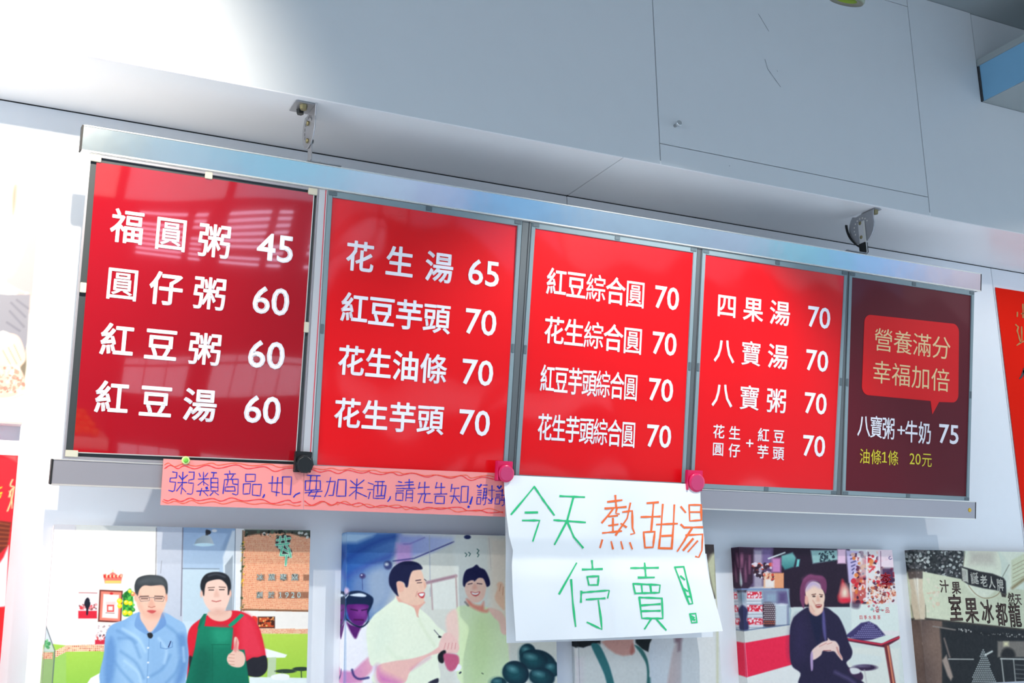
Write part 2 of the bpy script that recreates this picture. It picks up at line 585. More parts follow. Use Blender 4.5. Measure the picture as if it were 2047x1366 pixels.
LINES = [
    [('福圓粥', (255, 453), (429, 482), 69, 72, .017), ('45', (550, 496), None, 70, 53, .016),
     ('圓仔粥', (244.7, 567.5), (419.5, 587), 69, 70, .0165), ('60', (542, 602), None, 70, 53, .016),
     ('紅豆粥', (234, 680), (410, 698), 69, 69, .017), ('60', (533, 709.5), None, 70, 53, .016),
     ('紅豆湯', (223.6, 795), (400, 810), 69, 69, .017), ('60', (525, 819.5), None, 70, 53, .016)],
    [('花生湯', (719.5, 513), (878, 534.5), 58, 64, .0165), ('65', (967, 546), None, 60, 50, .010),
     ('紅豆芋頭', (708.4, 616), (873, 636.5), 56, 63, .0165), ('70', (961, 644.5), None, 60, 50, .010),
     ('花生油條', (702, 721), (867, 737.5), 55, 63, .0165), ('70', (954.5, 745), None, 60, 50, .010),
     ('花生芋頭', (694.3, 826), (860.5, 839), 55, 63, .0165), ('70', (948, 845.5), None, 60, 50, .010)],
    [('紅豆綜合圓', (1112, 564), (1269.5, 588), 41, 58, .0125), ('70', (1333, 596), None, 47, 44, .012),
     ('花生綜合圓', (1107.5, 660.5), (1264.5, 681), 41, 58, .0125), ('70', (1328, 687.5), None, 47, 44, .012),
     ('紅豆芋頭綜合圓', (1094, 757), (1260.5, 774), 29.5, 58, .0125), ('70', (1321, 780), None, 47, 44, .012),
     ('花生芋頭綜合圓', (1088.5, 854), (1256, 868.5), 29.5, 57, .0125), ('70', (1317, 872.5), None, 47, 44, .012)],
    [('四果湯', (1452.6, 611.5), (1559, 626), 42, 52, .0125), ('70', (1637, 635), None, 43, 41, .012),
     ('八寶湯', (1447.5, 701), (1555, 713), 42, 52, .0125), ('70', (1633, 721.5), None, 43, 41, .012),
     ('八寶粥', (1443.4, 789.5), (1551.7, 801.5), 42, 52, .0125), ('70', (1630, 807), None, 43, 41, .012),
     ('花生', (1436.5, 863), (1468, 866), 24, 29, .012), ('圓仔', (1435, 898), (1467.4, 901), 24, 29, .012),
     ('+', (1497.7, 886.5), None, 14, 15, .008), ('紅豆', (1525, 870), (1556, 873), 24, 29, .012),
     ('芋頭', (1524, 903.5), (1555, 906.5), 24, 29, .012), ('70', (1627, 892), None, 43, 41, .012)],
    [('營養滿分', (1766, 680), (1881.5, 695), 39, 49, 0.0), ('幸福加倍', (1762.7, 744.5), (1879.7, 760), 39, 49, 0.0),
     ('八寶粥', (1726.5, 851), (1776, 857), 26.5, 47, .010), ('+', (1801.5, 860.5), None, 15, 17, .010), ('牛奶', (1822, 863), (1848.5, 866), 26.5, 47, .010),
     ('75', (1896, 868.5), None, 38, 37, .012),
     ('油條', (1728.5, 912.5), (1751, 914), 22, 32, 0.0), ('1', (1767.5, 914.5), None, 10, 21, 0.0), ('條', (1785, 916), None, 22, 32, 0.0),
     ('20', (1829, 918), None, 22, 22, 0.0), ('元', (1852.5, 919.5), None, 21, 31, 0.0)],
]


def sheet_wave(k):
    if k == 0:
        return lambda x, v: 0.0016 * math.sin(4.2 * x + 1.0) * math.sin(3.0 * v + .5) + 0.0002 * math.sin(15 * v + 6 * x)
    a = 0.0024 if k == 1 else 0.0012
    return lambda x, v: a * math.sin(9 * x + k) * math.sin(7 * v + 2 * k) + 0.0004 * math.sin(23 * x + 11 * v + k)


for x0, x1, k in PX:
    w = x1 - x0
    pn = tag(broot('menu_sign'), LABELS[k], 'sign', 'menu signs in the steel frame')
    wave = sheet_wave(k)
    bw = 0.0125
    if k == 0:
        bw = 0.0045
    fm = M['frame'] if k else M['alu2']
    y0 = 0.003
    box('backing_board', x0 + 0.001, x1 - 0.001, y0 + 0.008, y0 + 0.012, PV1 + 0.001, PV0 - 0.001, M['backing'], pn)
    box('frame_bar', x0, x0 + bw, y0, y0 + 0.0085, PV1, PV0, fm, pn, 0.0008)
    box('frame_bar', x1 - bw, x1, y0, y0 + 0.0085, PV1, PV0, fm, pn, 0.0008)
    tb = 0.0165 if k else 0.007
    box('frame_bar', x0 + bw, x1 - bw, y0, y0 + 0.0085, PV0 - tb, PV0, fm, pn, 0.0008)
    box('frame_bar', x0 + bw, x1 - bw, y0, y0 + 0.0085, PV1, PV1 + (0.014 if k else 0.006), fm, pn, 0.0008)
    # little clips at the corners and middles of the bars
    xm, vm = (x0 + x1) / 2, (PV0 + PV1) / 2
    tm = M['tab'] if k else M['clear']
    if k:
        spots = [(x0 + 0.013, PV0 - 0.007, 0.011, 0.0055), (x1 - 0.013, PV0 - 0.007, 0.011, 0.0055), (xm, PV0 - 0.0075, 0.009, 0.0065),
                 (x0 + 0.005, vm, 0.0045, 0.0125), (x1 - 0.006, vm, 0.0045, 0.0125),
                 (x0 + 0.012, PV1 + 0.006, 0.011, 0.0055), (x1 - 0.012, PV1 + 0.006, 0.011, 0.0055), (xm, PV1 + 0.007, 0.009, 0.0065)]
    else:
        spots = [(x0 + 0.016, PV0 - 0.0095, 0.012, 0.0085), (x1 - 0.016, PV0 - 0.0095, 0.012, 0.0085), (xm, PV0 - 0.0095, 0.009, 0.0085),
                 (x0 + 0.012, vm + 0.04, 0.007, 0.012), (x1 - 0.010, vm, 0.006, 0.0135), (x0 + 0.018, PV1 + 0.012, 0.014, 0.008)]
    for a, b, hw, hv in spots:
        box('retaining_clip', a - hw, a + hw, y0 - 0.0015, y0 + 0.0065, b - hv, b + hv, tm, pn, 0.001)
    for ch_ in pn.children:
        warp(ch_, k)
    # the poster sheet
    if k == 0:
        cor = [(193, 324), (627.5, 387), (591, 922.5), (146, 904.5)]
        yd = 0.006
    else:
        cor = None
        yd = 0.0065
    nu, nv = 28, 36
    vs_, fs = [], []
    if cor:
        Q = [on_b(px, py, yd) for px, py in cor]
        # the left edge bows a little
    else:
        e = EDG[k]
        Q = [(e[0] + bw, PV0 - tb), (e[1] - bw, PV0 - tb), (e[3] - bw, PV1 + 0.014), (e[2] + bw, PV1 + 0.014)]
    for j in range(nv + 1):
        for i in range(nu + 1):
            a, b = i / nu, j / nv
            x = (Q[0][0] * (1 - a) + Q[1][0] * a) * (1 - b) + (Q[3][0] * (1 - a) + Q[2][0] * a) * b
            v = (Q[0][1] * (1 - a) + Q[1][1] * a) * (1 - b) + (Q[3][1] * (1 - a) + Q[2][1] * a) * b
            vs_.append((x, yd + wave(x, v), v))
    for j in range(nv):
        for i in range(nu):
            p = j * (nu + 1) + i
            fs.append((p, p + nu + 1, p + nu + 2, p + 1))
    me = mesh('poster_sheet', vs_, fs)
    me.polygons.foreach_set('use_smooth', [True] * len(me.polygons))
    ps = link('poster_sheet', me, M['red1'] if k == 0 else (M['maroon'] if k == 4 else M['red']), pn)
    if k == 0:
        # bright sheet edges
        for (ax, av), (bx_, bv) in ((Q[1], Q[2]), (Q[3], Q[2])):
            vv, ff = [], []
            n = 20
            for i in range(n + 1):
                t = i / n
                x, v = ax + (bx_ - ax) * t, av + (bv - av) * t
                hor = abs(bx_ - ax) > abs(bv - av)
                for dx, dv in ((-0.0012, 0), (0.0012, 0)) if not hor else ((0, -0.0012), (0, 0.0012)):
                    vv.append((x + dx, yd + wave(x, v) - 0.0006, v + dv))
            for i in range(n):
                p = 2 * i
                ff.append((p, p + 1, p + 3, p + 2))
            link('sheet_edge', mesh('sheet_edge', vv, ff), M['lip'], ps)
    if k == 4:
        # the speech bubble
        T = (1347, 440, 2.906)
        tl, tr = on_b(1728, 628, yd), on_b(1917, 649, yd)
        bl, br = on_b(1722, 789, yd), on_b(1915, 806, yd)
        R = 0.028
        pts = []
        cs = [(tl[0] + R, tl[1] - R, 180, 90), (tr[0] - R, tr[1] - R, 90, 0), (br[0] - R, br[1] + R, 0, -90), None, (bl[0] + R, bl[1] + R, -90, -180)]
        for c in cs:
            if c is None:
                for px, py in ((1877, 804), (1863.5, 829), (1860, 802)):
                    pts.append(on_b(px, py, yd))
                continue
            for q in range(9):
                a = math.radians(c[2] + (c[3] - c[2]) * q / 8)
                pts.append((c[0] + R * math.cos(a), c[1] + R * math.sin(a)))
        # triangulated fan that follows the sheet
        bm = bmesh.new()
        vv = [bm.verts.new((p[0], 0, p[1])) for p in pts]
        bm.faces.new(vv)
        bmesh.ops.triangulate(bm, faces=bm.faces[:])
        for _ in range(2):
            bmesh.ops.subdivide_edges(bm, edges=bm.edges[:], cuts=1, use_grid_fill=True)
        for v in bm.verts:
            v.co.y = yd + wave(v.co.x, v.co.z) - 0.0007
        me = bpy.data.meshes.new('speech_bubble')
        bm.to_mesh(me)
        bm.free()
        sb = link('speech_bubble', me, M['bubble'], ps)
        sb['label'] = 'red speech bubble printed on the maroon sheet'
    for li, (txt, p0, p1, wpx, hpx, off) in enumerate(LINES[k]):
        vs_, fs = [], []
        units = [txt] if p1 is None else list(txt)
        n = len(units)
        for i, ch in enumerate(units):
            t = i / (n - 1) if n > 1 else 0
            cx, cy = (p0[0] + (p1[0] - p0[0]) * t, p0[1] + (p1[1] - p0[1]) * t) if p1 else p0
            # perspective: spacing shrinks slightly to the right
            a, b = on_b(cx, cy, yd)
            ax, av = on_b(cx - wpx / 2, cy - 0.13 * wpx / 2, yd)
            bx_, bv = on_b(cx + wpx / 2, cy + 0.13 * wpx / 2, yd)
            cx_, cv = on_b(cx, cy - hpx / 2, yd)
            dx_, dv = on_b(cx, cy + hpx / 2, yd)
            glyph_at(ch, a, b, bx_ - ax, cv - dv, off * 1.15, vs_, fs, 0)
        vs_ = [(x, yd + wave(x, v) - 0.0013, v) for x, _, v in vs_]
        mm = M['white'] if k < 4 else (M['cream'] if li < 2 else (M['yellow'] if li > 5 else M['white']))
        link('lettering', mesh('lettering', vs_, fs), mm, ps)


# ------------------------------------------------------------------ strokes drawn by hand
def smooth_line(pts, sub=5, closed=False):
    P = [np.array(p, float) for p in pts]
    if len(P) < 3:
        return [P[0] + (P[1] - P[0]) * t for t in np.linspace(0, 1, 4)]
    out = []
    n = len(P)
    for i in range(n - 1):
        a, b, c, d = P[max(i - 1, 0)], P[i], P[i + 1], P[min(i + 2, n - 1)]
        for t in np.linspace(0, 1, sub, endpoint=False):
            out.append(0.5 * ((2 * b) + (-a + c) * t + (2 * a - 5 * b + 4 * c - d) * t * t + (-a + 3 * b - 3 * c + d) * t ** 3))
    out.append(P[-1])
    return out


def ribbon(pts, w, vs_, fs, soft=False, end=1.0):
    """flat pen stroke as a strip of quads in picture units; returns nothing, appends"""
    if soft:
        L = smooth_line(pts)
    else:
        L = []
        for a, b in zip(pts[:-1], pts[1:]):
            a, b = np.array(a, float), np.array(b, float)
            m = max(1, int(np.hypot(*(b - a)) / 25))
            for t in range(m):
                L.append(a + (b - a) * t / m)
        L.append(np.array(pts[-1], float))
    n0 = len(vs_)
    for i, p in enumerate(L):
        d = L[min(i + 1, len(L) - 1)] - L[max(i - 1, 0)]
        d = d / max(np.hypot(*d), 1e-6)
        nrm = np.array([-d[1], d[0]])
        t = i / max(len(L) - 1, 1)
        ww = w * (0.42 + 0.1 * math.sin(7 * t + p[0] * 0.1)) * (end if i in (0, len(L) - 1) else 1)
        if i == 0:
            p = p - d * w * 0.25
        if i == len(L) - 1:
            p = p + d * w * 0.25
        vs_.append(p + nrm * ww)
        vs_.append(p - nrm * ww)
    for i in range(len(L) - 1):
        b = n0 + 2 * i
        fs.append((b, b + 1, b + 3, b + 2))


GT = (320, 900, 5.686)
HT = (660, 920, 5.686)
PINK_G = """140,248 190,255 183,315 115,318 108,360 175,365 160,460 140,470 95,458;257,250 250,400 235,500;213,290 248,335;310,283 255,330;198,370 305,368;245,385 185,465;250,430 292,475;325,250 385,250 380,330 325,340 320,375 378,375 365,490 350,502 305,495;490,250 492,398;440,262 455,300;540,260 510,300;430,330 552,325;490,350 428,398;495,365 545,400;412,467 555,460;470,435 450,515;490,470 540,520;580,255 640,258;610,258 600,310;575,320 655,320 655,465 575,465 575,320;580,370 655,370;580,420 655,422;600,480 565,515;620,480 662,510;785,235 790,270;728,275 855,270;765,285 770,320;830,285 800,330;735,335 885,330 880,500 860,510 820,495;730,335 712,495;770,345 755,400;820,340 825,385 875,390;735,465 740,420 845,415 850,465 735,465;970,275 1080,275 1075,355 970,358 970,275;945,385 1025,380 1015,495 940,500 945,385;1050,390 1150,390 1135,520 1045,510 1050,390;1230,375 1385,372;1275,298 1265,470 1355,485;1335,310 1318,520;1388,305 1492,305 1480,505 1385,500 1388,305;1670,288 1818,292;1712,295 1695,450;1780,295 1770,450;1650,350 1820,350 1820,450 1648,460 1650,350;1645,485 1840,468;1720,460 1680,520 1825,525;1785,465 1745,558;1890,360 1990,355 1965,515 1915,515;1938,312 1900,470 1870,530"""
PINK_H = """90,222 180,225 175,410 70,410 90,222;230,232 290,285;385,228 305,290;305,215 290,445;225,312 370,316;290,345 215,408;300,365 418,418;432,258 490,277;425,335 485,335;455,365 435,440;512,245 618,245;500,290 635,290 615,438 490,435 500,290;545,248 540,390;598,250 580,400;520,410 615,405;775,245 815,255;745,292 850,290;755,325 835,322;755,352 835,350;750,375 830,375 825,460 745,455 750,375;900,220 898,320;850,255 945,250;855,285 950,280;835,325 965,322;860,465 870,345 940,342 935,475 915,465;868,385 938,385;862,428 935,428;1020,255 1005,325;1015,312 1128,308;1078,250 1072,385;995,385 1138,383;1045,390 1005,488;1085,390 1065,480 1165,485;1215,255 1198,320;1205,312 1305,310;1265,262 1260,385;1180,388 1328,385;1200,410 1300,412 1295,495 1192,492 1200,410;1385,275 1372,360;1375,322 1465,320;1420,325 1400,440 1378,492;1360,410 1470,410;1420,420 1475,490;1495,300 1570,300 1560,478 1485,480 1495,300;1740,285 1785,285;1675,345 1720,345;1675,370 1718,370;1675,395 1715,395;1670,425 1712,425 1708,500 1665,500 1670,425;1755,320 1735,460;1740,325 1780,325 1760,500 1740,510;1740,365 1778,365;1740,400 1775,400;1728,435 1785,430;1800,345 1870,343;1838,290 1835,490 1795,490;1880,355 1960,350;1885,390 1930,390;1885,410 1930,410;1880,430 1930,430 1920,500 1870,500 1880,430;1955,330 1950,460;1940,400 1975,400;1935,460 1985,455;1950,520 1975,505 1975,430"""
FAT = [('G', '1183,505 1178,520 1165,540', 17), ('G', '1585,487 1540,505 1515,535', 14), ('G', '525,425 530,438', 28), ('H', '685,415 680,440 655,472', 14),
       ('H', '1615,420 1590,500', 20), ('H', '1575,526 1570,538', 24), ('H', '1672,290 1692,312 1716,280', 22), ('H', '1800,445 1820,470 1842,440', 22), ('H', '1902,298 1920,325 1942,296', 22)]
WAVES = [('r', 'G', '50,210 120,172 200,212 270,178 390,213 530,172 660,208 860,168 990,212 1180,188 1300,243 1430,208 1590,200'),
         ('o', 'G', '48,170 95,147 160,188 270,155 400,182 580,147 660,172 850,148 1050,178 1240,160 1350,195 1500,180 1590,178'),
         ('r', 'G', '40,562 90,578 150,555 240,583 340,545 430,575 590,550 690,580 810,543 950,578 1150,560 1280,608 1450,568 1510,600 1600,585'),
         ('o', 'G', '25,580 90,603 170,580 260,607 360,572 450,607 600,585 720,612 870,578 1050,615 1180,603 1350,625 1440,612 1540,635 1595,625'),
         ('r', 'G', '1650,200 1740,225 1820,252 1920,232 2025,268 2134,230 2284,262 2384,240'), ('r', 'H', '450,142 580,165 700,142 790,175 940,150 1100,195 1210,170 1370,207 1490,178 1600,232 1730,195 1890,230'),
         ('o', 'G', '1650,190 1740,205 1850,222 1950,205 2044,230 2164,209'), ('o', 'H', '230,95 350,125 500,115 590,140 770,135 830,155 950,148 1080,178 1200,168 1370,190 1540,170 1600,205 1700,185 1800,178 1890,200'),
         ('r', 'G', '1640,578 1720,627 1840,582 1950,625 2014,592'), ('r', 'H', '80,480 150,492 230,510 340,488 450,540 600,515 750,545 850,530 1000,565 1120,538 1240,560 1380,540 1490,540 1560,575 1700,570 1800,600 1960,590'),
         ('o', 'G', '1640,628 1750,630 1860,587 1930,632 2014,608'), ('o', 'H', '80,512 165,468 290,530 420,500 560,540 770,510 860,565 950,535 1050,565 1200,545 1340,548 1440,590 1560,575 1680,580 1810,550 1960,602')]


def parse(s):
    return [[tuple(map(float, q.split(','))) for q in st.split()] for st in s.split(';') if st.strip()]


def px_of(T, p):
    return T[0] + p[0] / T[2], T[1] + p[1] / T[2]


PKD = -0.0085      # the pink strip lies in front of the board
pk = tag(broot('handwritten_notice'), 'long pink paper strip with blue handwriting clipped along the bottom left rail', 'notice')


def pkw(x, v):
    return PKD + 0.0015 * math.sin(7 * x) - 0.001 * math.sin(2.5 * x + 8 * v)


def pk_sheet(name, c4, seamx):
    q = [on_b(a, b, PKD) for a, b in c4]
    nu, nv = 30, 6
    vs_, fs = [], []
    for side in (0, 0.0006):
        for j in range(nv + 1):
            for i in range(nu + 1):
                a, b = i / nu, j / nv
                x = (q[0][0] * (1 - a) + q[1][0] * a) * (1 - b) + (q[3][0] * (1 - a) + q[2][0] * a) * b
                v = (q[0][1] * (1 - a) + q[1][1] * a) * (1 - b) + (q[3][1] * (1 - a) + q[2][1] * a) * b
                vs_.append((x, pkw(x, v) + side, v))
    N = (nu + 1) * (nv + 1)
    for j in range(nv):
        for i in range(nu):
            p = j * (nu + 1) + i
            fs.append((p, p + nu + 1, p + nu + 2, p + 1))
            fs.append((N + p, N + p + 1, N + p + nu + 2, N + p + nu + 1))
    me = mesh(name, vs_, fs)
    me.polygons.foreach_set('use_smooth', [True] * len(me.polygons))
    return link(name, me, M['pink'], pk)


sh1 = pk_sheet('paper_sheet', [(326.5, 917.5), (607, 930), (606, 1019), (320.5, 1010)], 0)
sh2 = pk_sheet('paper_sheet', [(607.6, 930), (1020, 947), (1020, 1034), (606.6, 1019)], 0)


def pk_ink(strokes, m, w, soft):
    """strokes = [(T, pts, width)] in crop units -> ink lying on the two pink sheets"""
    acc = {0: ([], []), 1: ([], [])}
    for T, pts, ww in strokes:
        V, F = [], []
        ribbon(pts, ww, V, F, soft)
        pp = [px_of(T, v) for v in V]
        s = 0 if np.mean([p[0] for p in pp]) < 607 else 1
        vs_, fs = acc[s]
        n = len(vs_)
        for p in pp:
            x, v = on_b(p[0], p[1], PKD)
            vs_.append((x, pkw(x, v) - 0.0007, v))
        fs += [tuple(i + n for i in f) for f in F]
    for s, sh in ((0, sh1), (1, sh2)):
        if acc[s][0]:
            link('handwriting' if m is M['ink'] else 'wavy_border', mesh('handwriting', *acc[s]), m, sh)


TT = {'G': GT, 'H': HT}
st = [(GT, p, 12.5) for p in parse(PINK_G)] + [(HT, p, 12.5) for p in parse(PINK_H)] + [(TT[a], parse(b)[0], w * 1.1) for a, b, w in FAT]
pk_ink(st, M['ink'], 1, False)
pk_ink([(TT[b], parse(c)[0], 11) for a, b, c in WAVES if a == 'r'], M['rink'], 1, True)
pk_ink([(TT[b], parse(c)[0], 9) for a, b, c in WAVES if a == 'o'], M['oink'], 1, True)

# ------------------------------------------------------------------ the white notice
WT = (980, 880, 2.8115)
wr = on_y(1010, 951, 2.85)
wn_ = tag(empty('paper_notice', tuple(wr)), 'creased white paper notice with green and orange handwriting clipped below the middle signs', 'notice')


def wsurf(cx, cy):
    """depth of the sheet for a point in crop units"""
    u = (cx - 78) / 1100.0
    t = (cy - 210) / 900.0
    y = 2.838 - 0.012 * max(t, 0)
    y -= 0.10 * max(0, u - 0.55) * max(0, t - 0.35) * 2.0          # the lower right corner swings outwards
    y += 0.020 * max(0, 1 - abs(cx - (650 + 40 * t)) / 130.0) * (0.4 + 0.6 * t)    # vertical fold
    y += 0.014 * max(0, 1 - abs(cy - 665) / 110.0)                  # horizontal fold
    y += 0.004 * math.sin(cx * 0.013 + 1) * math.sin(cy * 0.008)
    return y


def wpt(cx, cy, off=0.0):
    px, py = px_of(WT, (cx, cy))
    return on_y(px, py, wsurf(cx, cy) + off) - wr


LE = [(76, 196), (80, 300), (92, 430), (106, 540), (128, 622), (121, 700), (126, 860), (136, 1000), (145, 1130)]
RE = [(1180, 250), (1182, 340), (1192, 460), (1203, 560), (1210, 660), (1228, 770), (1262, 900), (1290, 1000), (1308, 1074)]
nu, nv = 44, 40
vs_, fs = [], []
for side in (0, 0.0006):
    for j in range(nv + 1):
        t = j / nv * (len(LE) - 1)
        i0 = min(int(t), len(LE) - 2)
        ft = t - i0
        L = np.array(LE[i0]) * (1 - ft) + np.array(LE[i0 + 1]) * ft
        Rr = np.array(RE[i0]) * (1 - ft) + np.array(RE[i0 + 1]) * ft
        for i in range(nu + 1):
            a = i / nu
            p = L * (1 - a) + Rr * a
            if j > nv - 2:
                p[1] += 8 * math.sin(a * 3.1)
            vs_.append(wpt(p[0], p[1], side))
N = (nu + 1) * (nv + 1)
for j in range(nv):
    for i in range(nu):
        p = j * (nu + 1) + i
        fs.append((p, p + nu + 1, p + nu + 2, p + 1))
        fs.append((N + p, N + p + 1, N + p + nu + 2, N + p + nu + 1))
me = mesh('paper_sheet', vs_, fs)
me.polygons.foreach_set('use_smooth', [True] * len(me.polygons))
wsheet = link('paper_sheet', me, M['paper'], wn_)
# a second sheet peeping out behind
bk = [(84, 330), (88, 620), (86, 900), (92, 1142), (600, 1128), (1252, 1108), (1250, 900), (1215, 640)]
BT = [on_y(*px_of(WT, p), 2.862) - wr for p in bk]
vs_ = [tuple(p) for p in BT] + [(p[0], p[1] + 0.0006, p[2]) for p in BT]
n = len(bk)
fs = [tuple(range(n)), tuple(reversed(range(n, 2 * n)))] + [(i, (i + 1) % n, n + (i + 1) % n, n + i) for i in range(n)]
link('rear_sheet', mesh('rear_sheet', vs_, fs), M['paper'], wn_)

GREEN = """248,262 180,345 118,418;248,262 300,340 360,422;197,408 266,407;182,452 278,452 240,568;392,315 530,321;358,450 535,463;468,322 432,455 362,587;432,455 470,545 522,606;485,692 388,865;455,785 465,920 480,1048;572,678 576,728;518,728 630,725;545,768 555,815 605,815 610,765 545,768;512,850 510,912;512,858 670,845 660,888;540,897 645,890;608,903 622,1000 628,1065 545,1025;790,720 945,718;868,692 875,772;832,773 922,772;803,808 815,862 950,858 955,815 803,808;850,812 855,858;900,815 905,858;838,885 852,1002 970,1003 965,890 838,885;843,930 955,922;848,962 955,960;905,1005 868,1062;930,1003 988,1068;1037,715 1088,712 1138,920 1118,922 1037,715;1070,765 1092,785;1085,835 1110,850;1100,880 1125,880;1122,978 1155,975 1162,1025 1132,1028 1122,978;1130,990 1145,1000;1134,1008 1150,1012"""
ORANGE = """660,348 740,338;703,312 708,375;645,385 764,376;690,388 666,420 628,465;712,384 706,412 725,416;665,430 715,425;665,482 718,474;690,440 690,520;632,523 738,512;745,405 798,398 800,495 812,525 790,530;788,355 770,440 705,535;735,470 765,490;630,562 618,605;680,572 690,612;735,572 745,612;785,578 798,612;882,355 945,350;918,360 905,512;848,433 955,430;862,518 870,605;862,518 925,515 915,603 870,605;935,475 1052,470;970,362 962,480 948,610;1035,365 1030,480 1020,612;965,540 1018,537;948,608 1020,610;1072,375 1098,407;1072,475 1090,492;1095,560 1052,625;1118,365 1185,365 1187,450 1122,455 1118,365;1120,405 1185,405;1090,492 1194,490;1135,495 1092,562;1100,535 1194,530 1190,620 1172,660 1155,655;1140,555 1085,620;1165,568 1112,628"""
for src, m, w in ((GREEN, M['green'], 12.0), (ORANGE, M['orange'], 12.0)):
    V, F = [], []
    for p in parse(src):
        ribbon(p, w, V, F)
    link('handwriting', mesh('handwriting', [wpt(v[0], v[1], -0.0011) for v in V], F), m, wsheet)


# ------------------------------------------------------------------ clips and magnet
def clip(cx, cy, hw, top, r, m, md, label, facets, depth):
    x, v = on_b(cx, cy, depth)
    s = on_b(cx + 10, cy + 1.0, depth)[0] - x
    s /= 10.0                                         # metres per pixel here
    c = tag(empty('paper_clip', tuple(BO + BN * depth + BV * v + np.array([x, 0, 0])), BROT), label, 'clip', 'clips holding the paper notices')
    box('clip_plate', -hw * s * 1.12, hw * s * 0.9, 0.0, 0.0035, -r * s * 0.9, top * s, m, c, 0.0012)
    prism('clip_wing', [(-hw * s * 1.12, -r * s * 0.8), (-hw * s * 1.12 + 0.006, -r * s * 0.8), (-hw * s * 1.12 + 0.0022, top * s * 0.3), (-hw * s * 1.12 + 0.002, top * s), (-hw * s * 1.12, top * s)], -0.011, 0.0, m, c, 0.0006)
    cyl('clip_disc', (0, -0.013, 0), (0, 0.0, 0), 0, 0, m, c, facets, smooth=facets > 20,
        rings=[(0, r * s * 0.80), (0.04, r * s * 0.84), (0.06, r * s * 0.96), (0.25, r * s), (0.6, r * s * 0.99), (1.0, r * s * 0.86)])
    d = cyl('disc_face', (0, -0.0136, 0), (0, -0.0125, 0), r * s * 0.80, r * s * 0.80, md, c, facets)
    return c


clip(607, 928, 17.5, 24, 18, M['black'], M['black'], 'black plastic clip over the joint of the pink strip', 10, -0.015)
clip(1009, 947, 17.0, 22, 15.5, M['pinkclip'], M['pinkdisc'], 'pink round clip at the top left corner of the white notice', 32, -0.020)
clip(1389, 965, 17.0, 20, 15.5, M['pinkclip'], M['pinkdisc'], 'pink round clip at the top right corner of the white notice', 32, -0.020)
x, v = on_b(371, 920.5, -0.012)
mg = tag(empty('magnet', tuple(BO - BN * 0.0105 + BV * v + np.array([x, 0, 0])), BROT), 'small pale green round magnet on the pink strip', 'magnet')
cyl('magnet_rim', (0, 0, 0), (0, -0.005, 0), 0, 0, mat('pale_green_plastic', (214, 236, 150), 0.4), mg, 20, rings=[(0, 0.0095), (0.7, 0.0098), (1, 0.0085)])
cyl('magnet_center', (0, -0.005, 0), (0, -0.008, 0), 0, 0, mat('green_plastic', (120, 200, 70), 0.35), mg, 18, rings=[(0, 0.006), (0.7, 0.005), (1, 0.003)])

# ------------------------------------------------------------------ red couplet at the right
cp = tag(empty('red_banner', (3.5935, D - 0.003, 2.848)), 'tall vermilion paper banner with gold and black writing at the far right', 'banner')
box('banner_sheet', 0, 0.30, -0.0005, 0.0005, -1.75, 0, M['couplet'], cp)
CT = (1860, 500, 6.83)
V, F = [], []
for p in parse('1240,872 1300,855;1262,740 1265,925;1187,850 1185,908;1163,1018 1200,1052 1185,1105 1215,1205 1232,1262;1245,1050 1248,1235;1300,1040 1296,1230;1180,1302 1232,1266 1310,1232'):
    ribbon(p, 22, V, F)
o3 = np.array([3.5935, D - 0.003, 2.848])
link('gold_lettering', mesh('gold_lettering', [on_y(*px_of(CT, v), D - 0.0045) - o3 for v in V], F), M['gold'], cp)
V, F = [], []
ribbon([(2047.5, 737), (2043, 752), (2039, 757)], 4.5, V, F)
ribbon([(2047, 742), (2052, 760), (2060, 790)], 6, V, F)
link('black_lettering', mesh('black_lettering', [on_y(v[0], v[1], D - 0.0045) - o3 for v in V], F), M['black'], cp)

# scuffs on the cabinet door
V, F = [], []
ST = (1347, 0, 2.906)
for p in parse('490,80 500,95 552,182;530,345 545,400 620,505;600,410 603,416;322,962 324,966'):
    ribbon(p, 2.6, V, F)
link('scuff_mark', mesh('scuff_mark', [on_y(*px_of(ST, v), YB - 0.0004) - np.array([0, YB, ZS]) for v in V], F), M['scuff'], cab)


# ------------------------------------------------------------------ printed canvases
def catmull(pts, closed=True, sub=5):
    P = np.array(pts, float)
    n = len(P)
    out = []
    for i in range(n if closed else n - 1):
        if closed:
            a, b, c, d = P[i - 1], P[i], P[(i + 1) % n], P[(i + 2) % n]
        else:
            a, b, c, d = P[max(i - 1, 0)], P[i], P[i + 1], P[min(i + 2, n - 1)]
        for t in np.linspace(0, 1, sub, endpoint=False):
            out.append(0.5 * ((2 * b) + (-a + c) * t + (2 * a - 5 * b + 4 * c - d) * t * t + (-a + 3 * b - 3 * c + d) * t ** 3))
    if not closed:
        out.append(P[-1])
    return np.array(out)


def project(x, y, z):
    dx, dy, dz = x - CAM[0], y - CAM[1], z - CAM[2]
    a = dx * RX[0] + dy * RX[1] + dz * RX[2]
    b = dx * UX[0] + dy * UX[1] + dz * UX[2]
    c = dx * FX[0] + dy * FX[1] + dz * FX[2]
    return 1023.5 + FPX * a / c, 683 - FPX * b / c


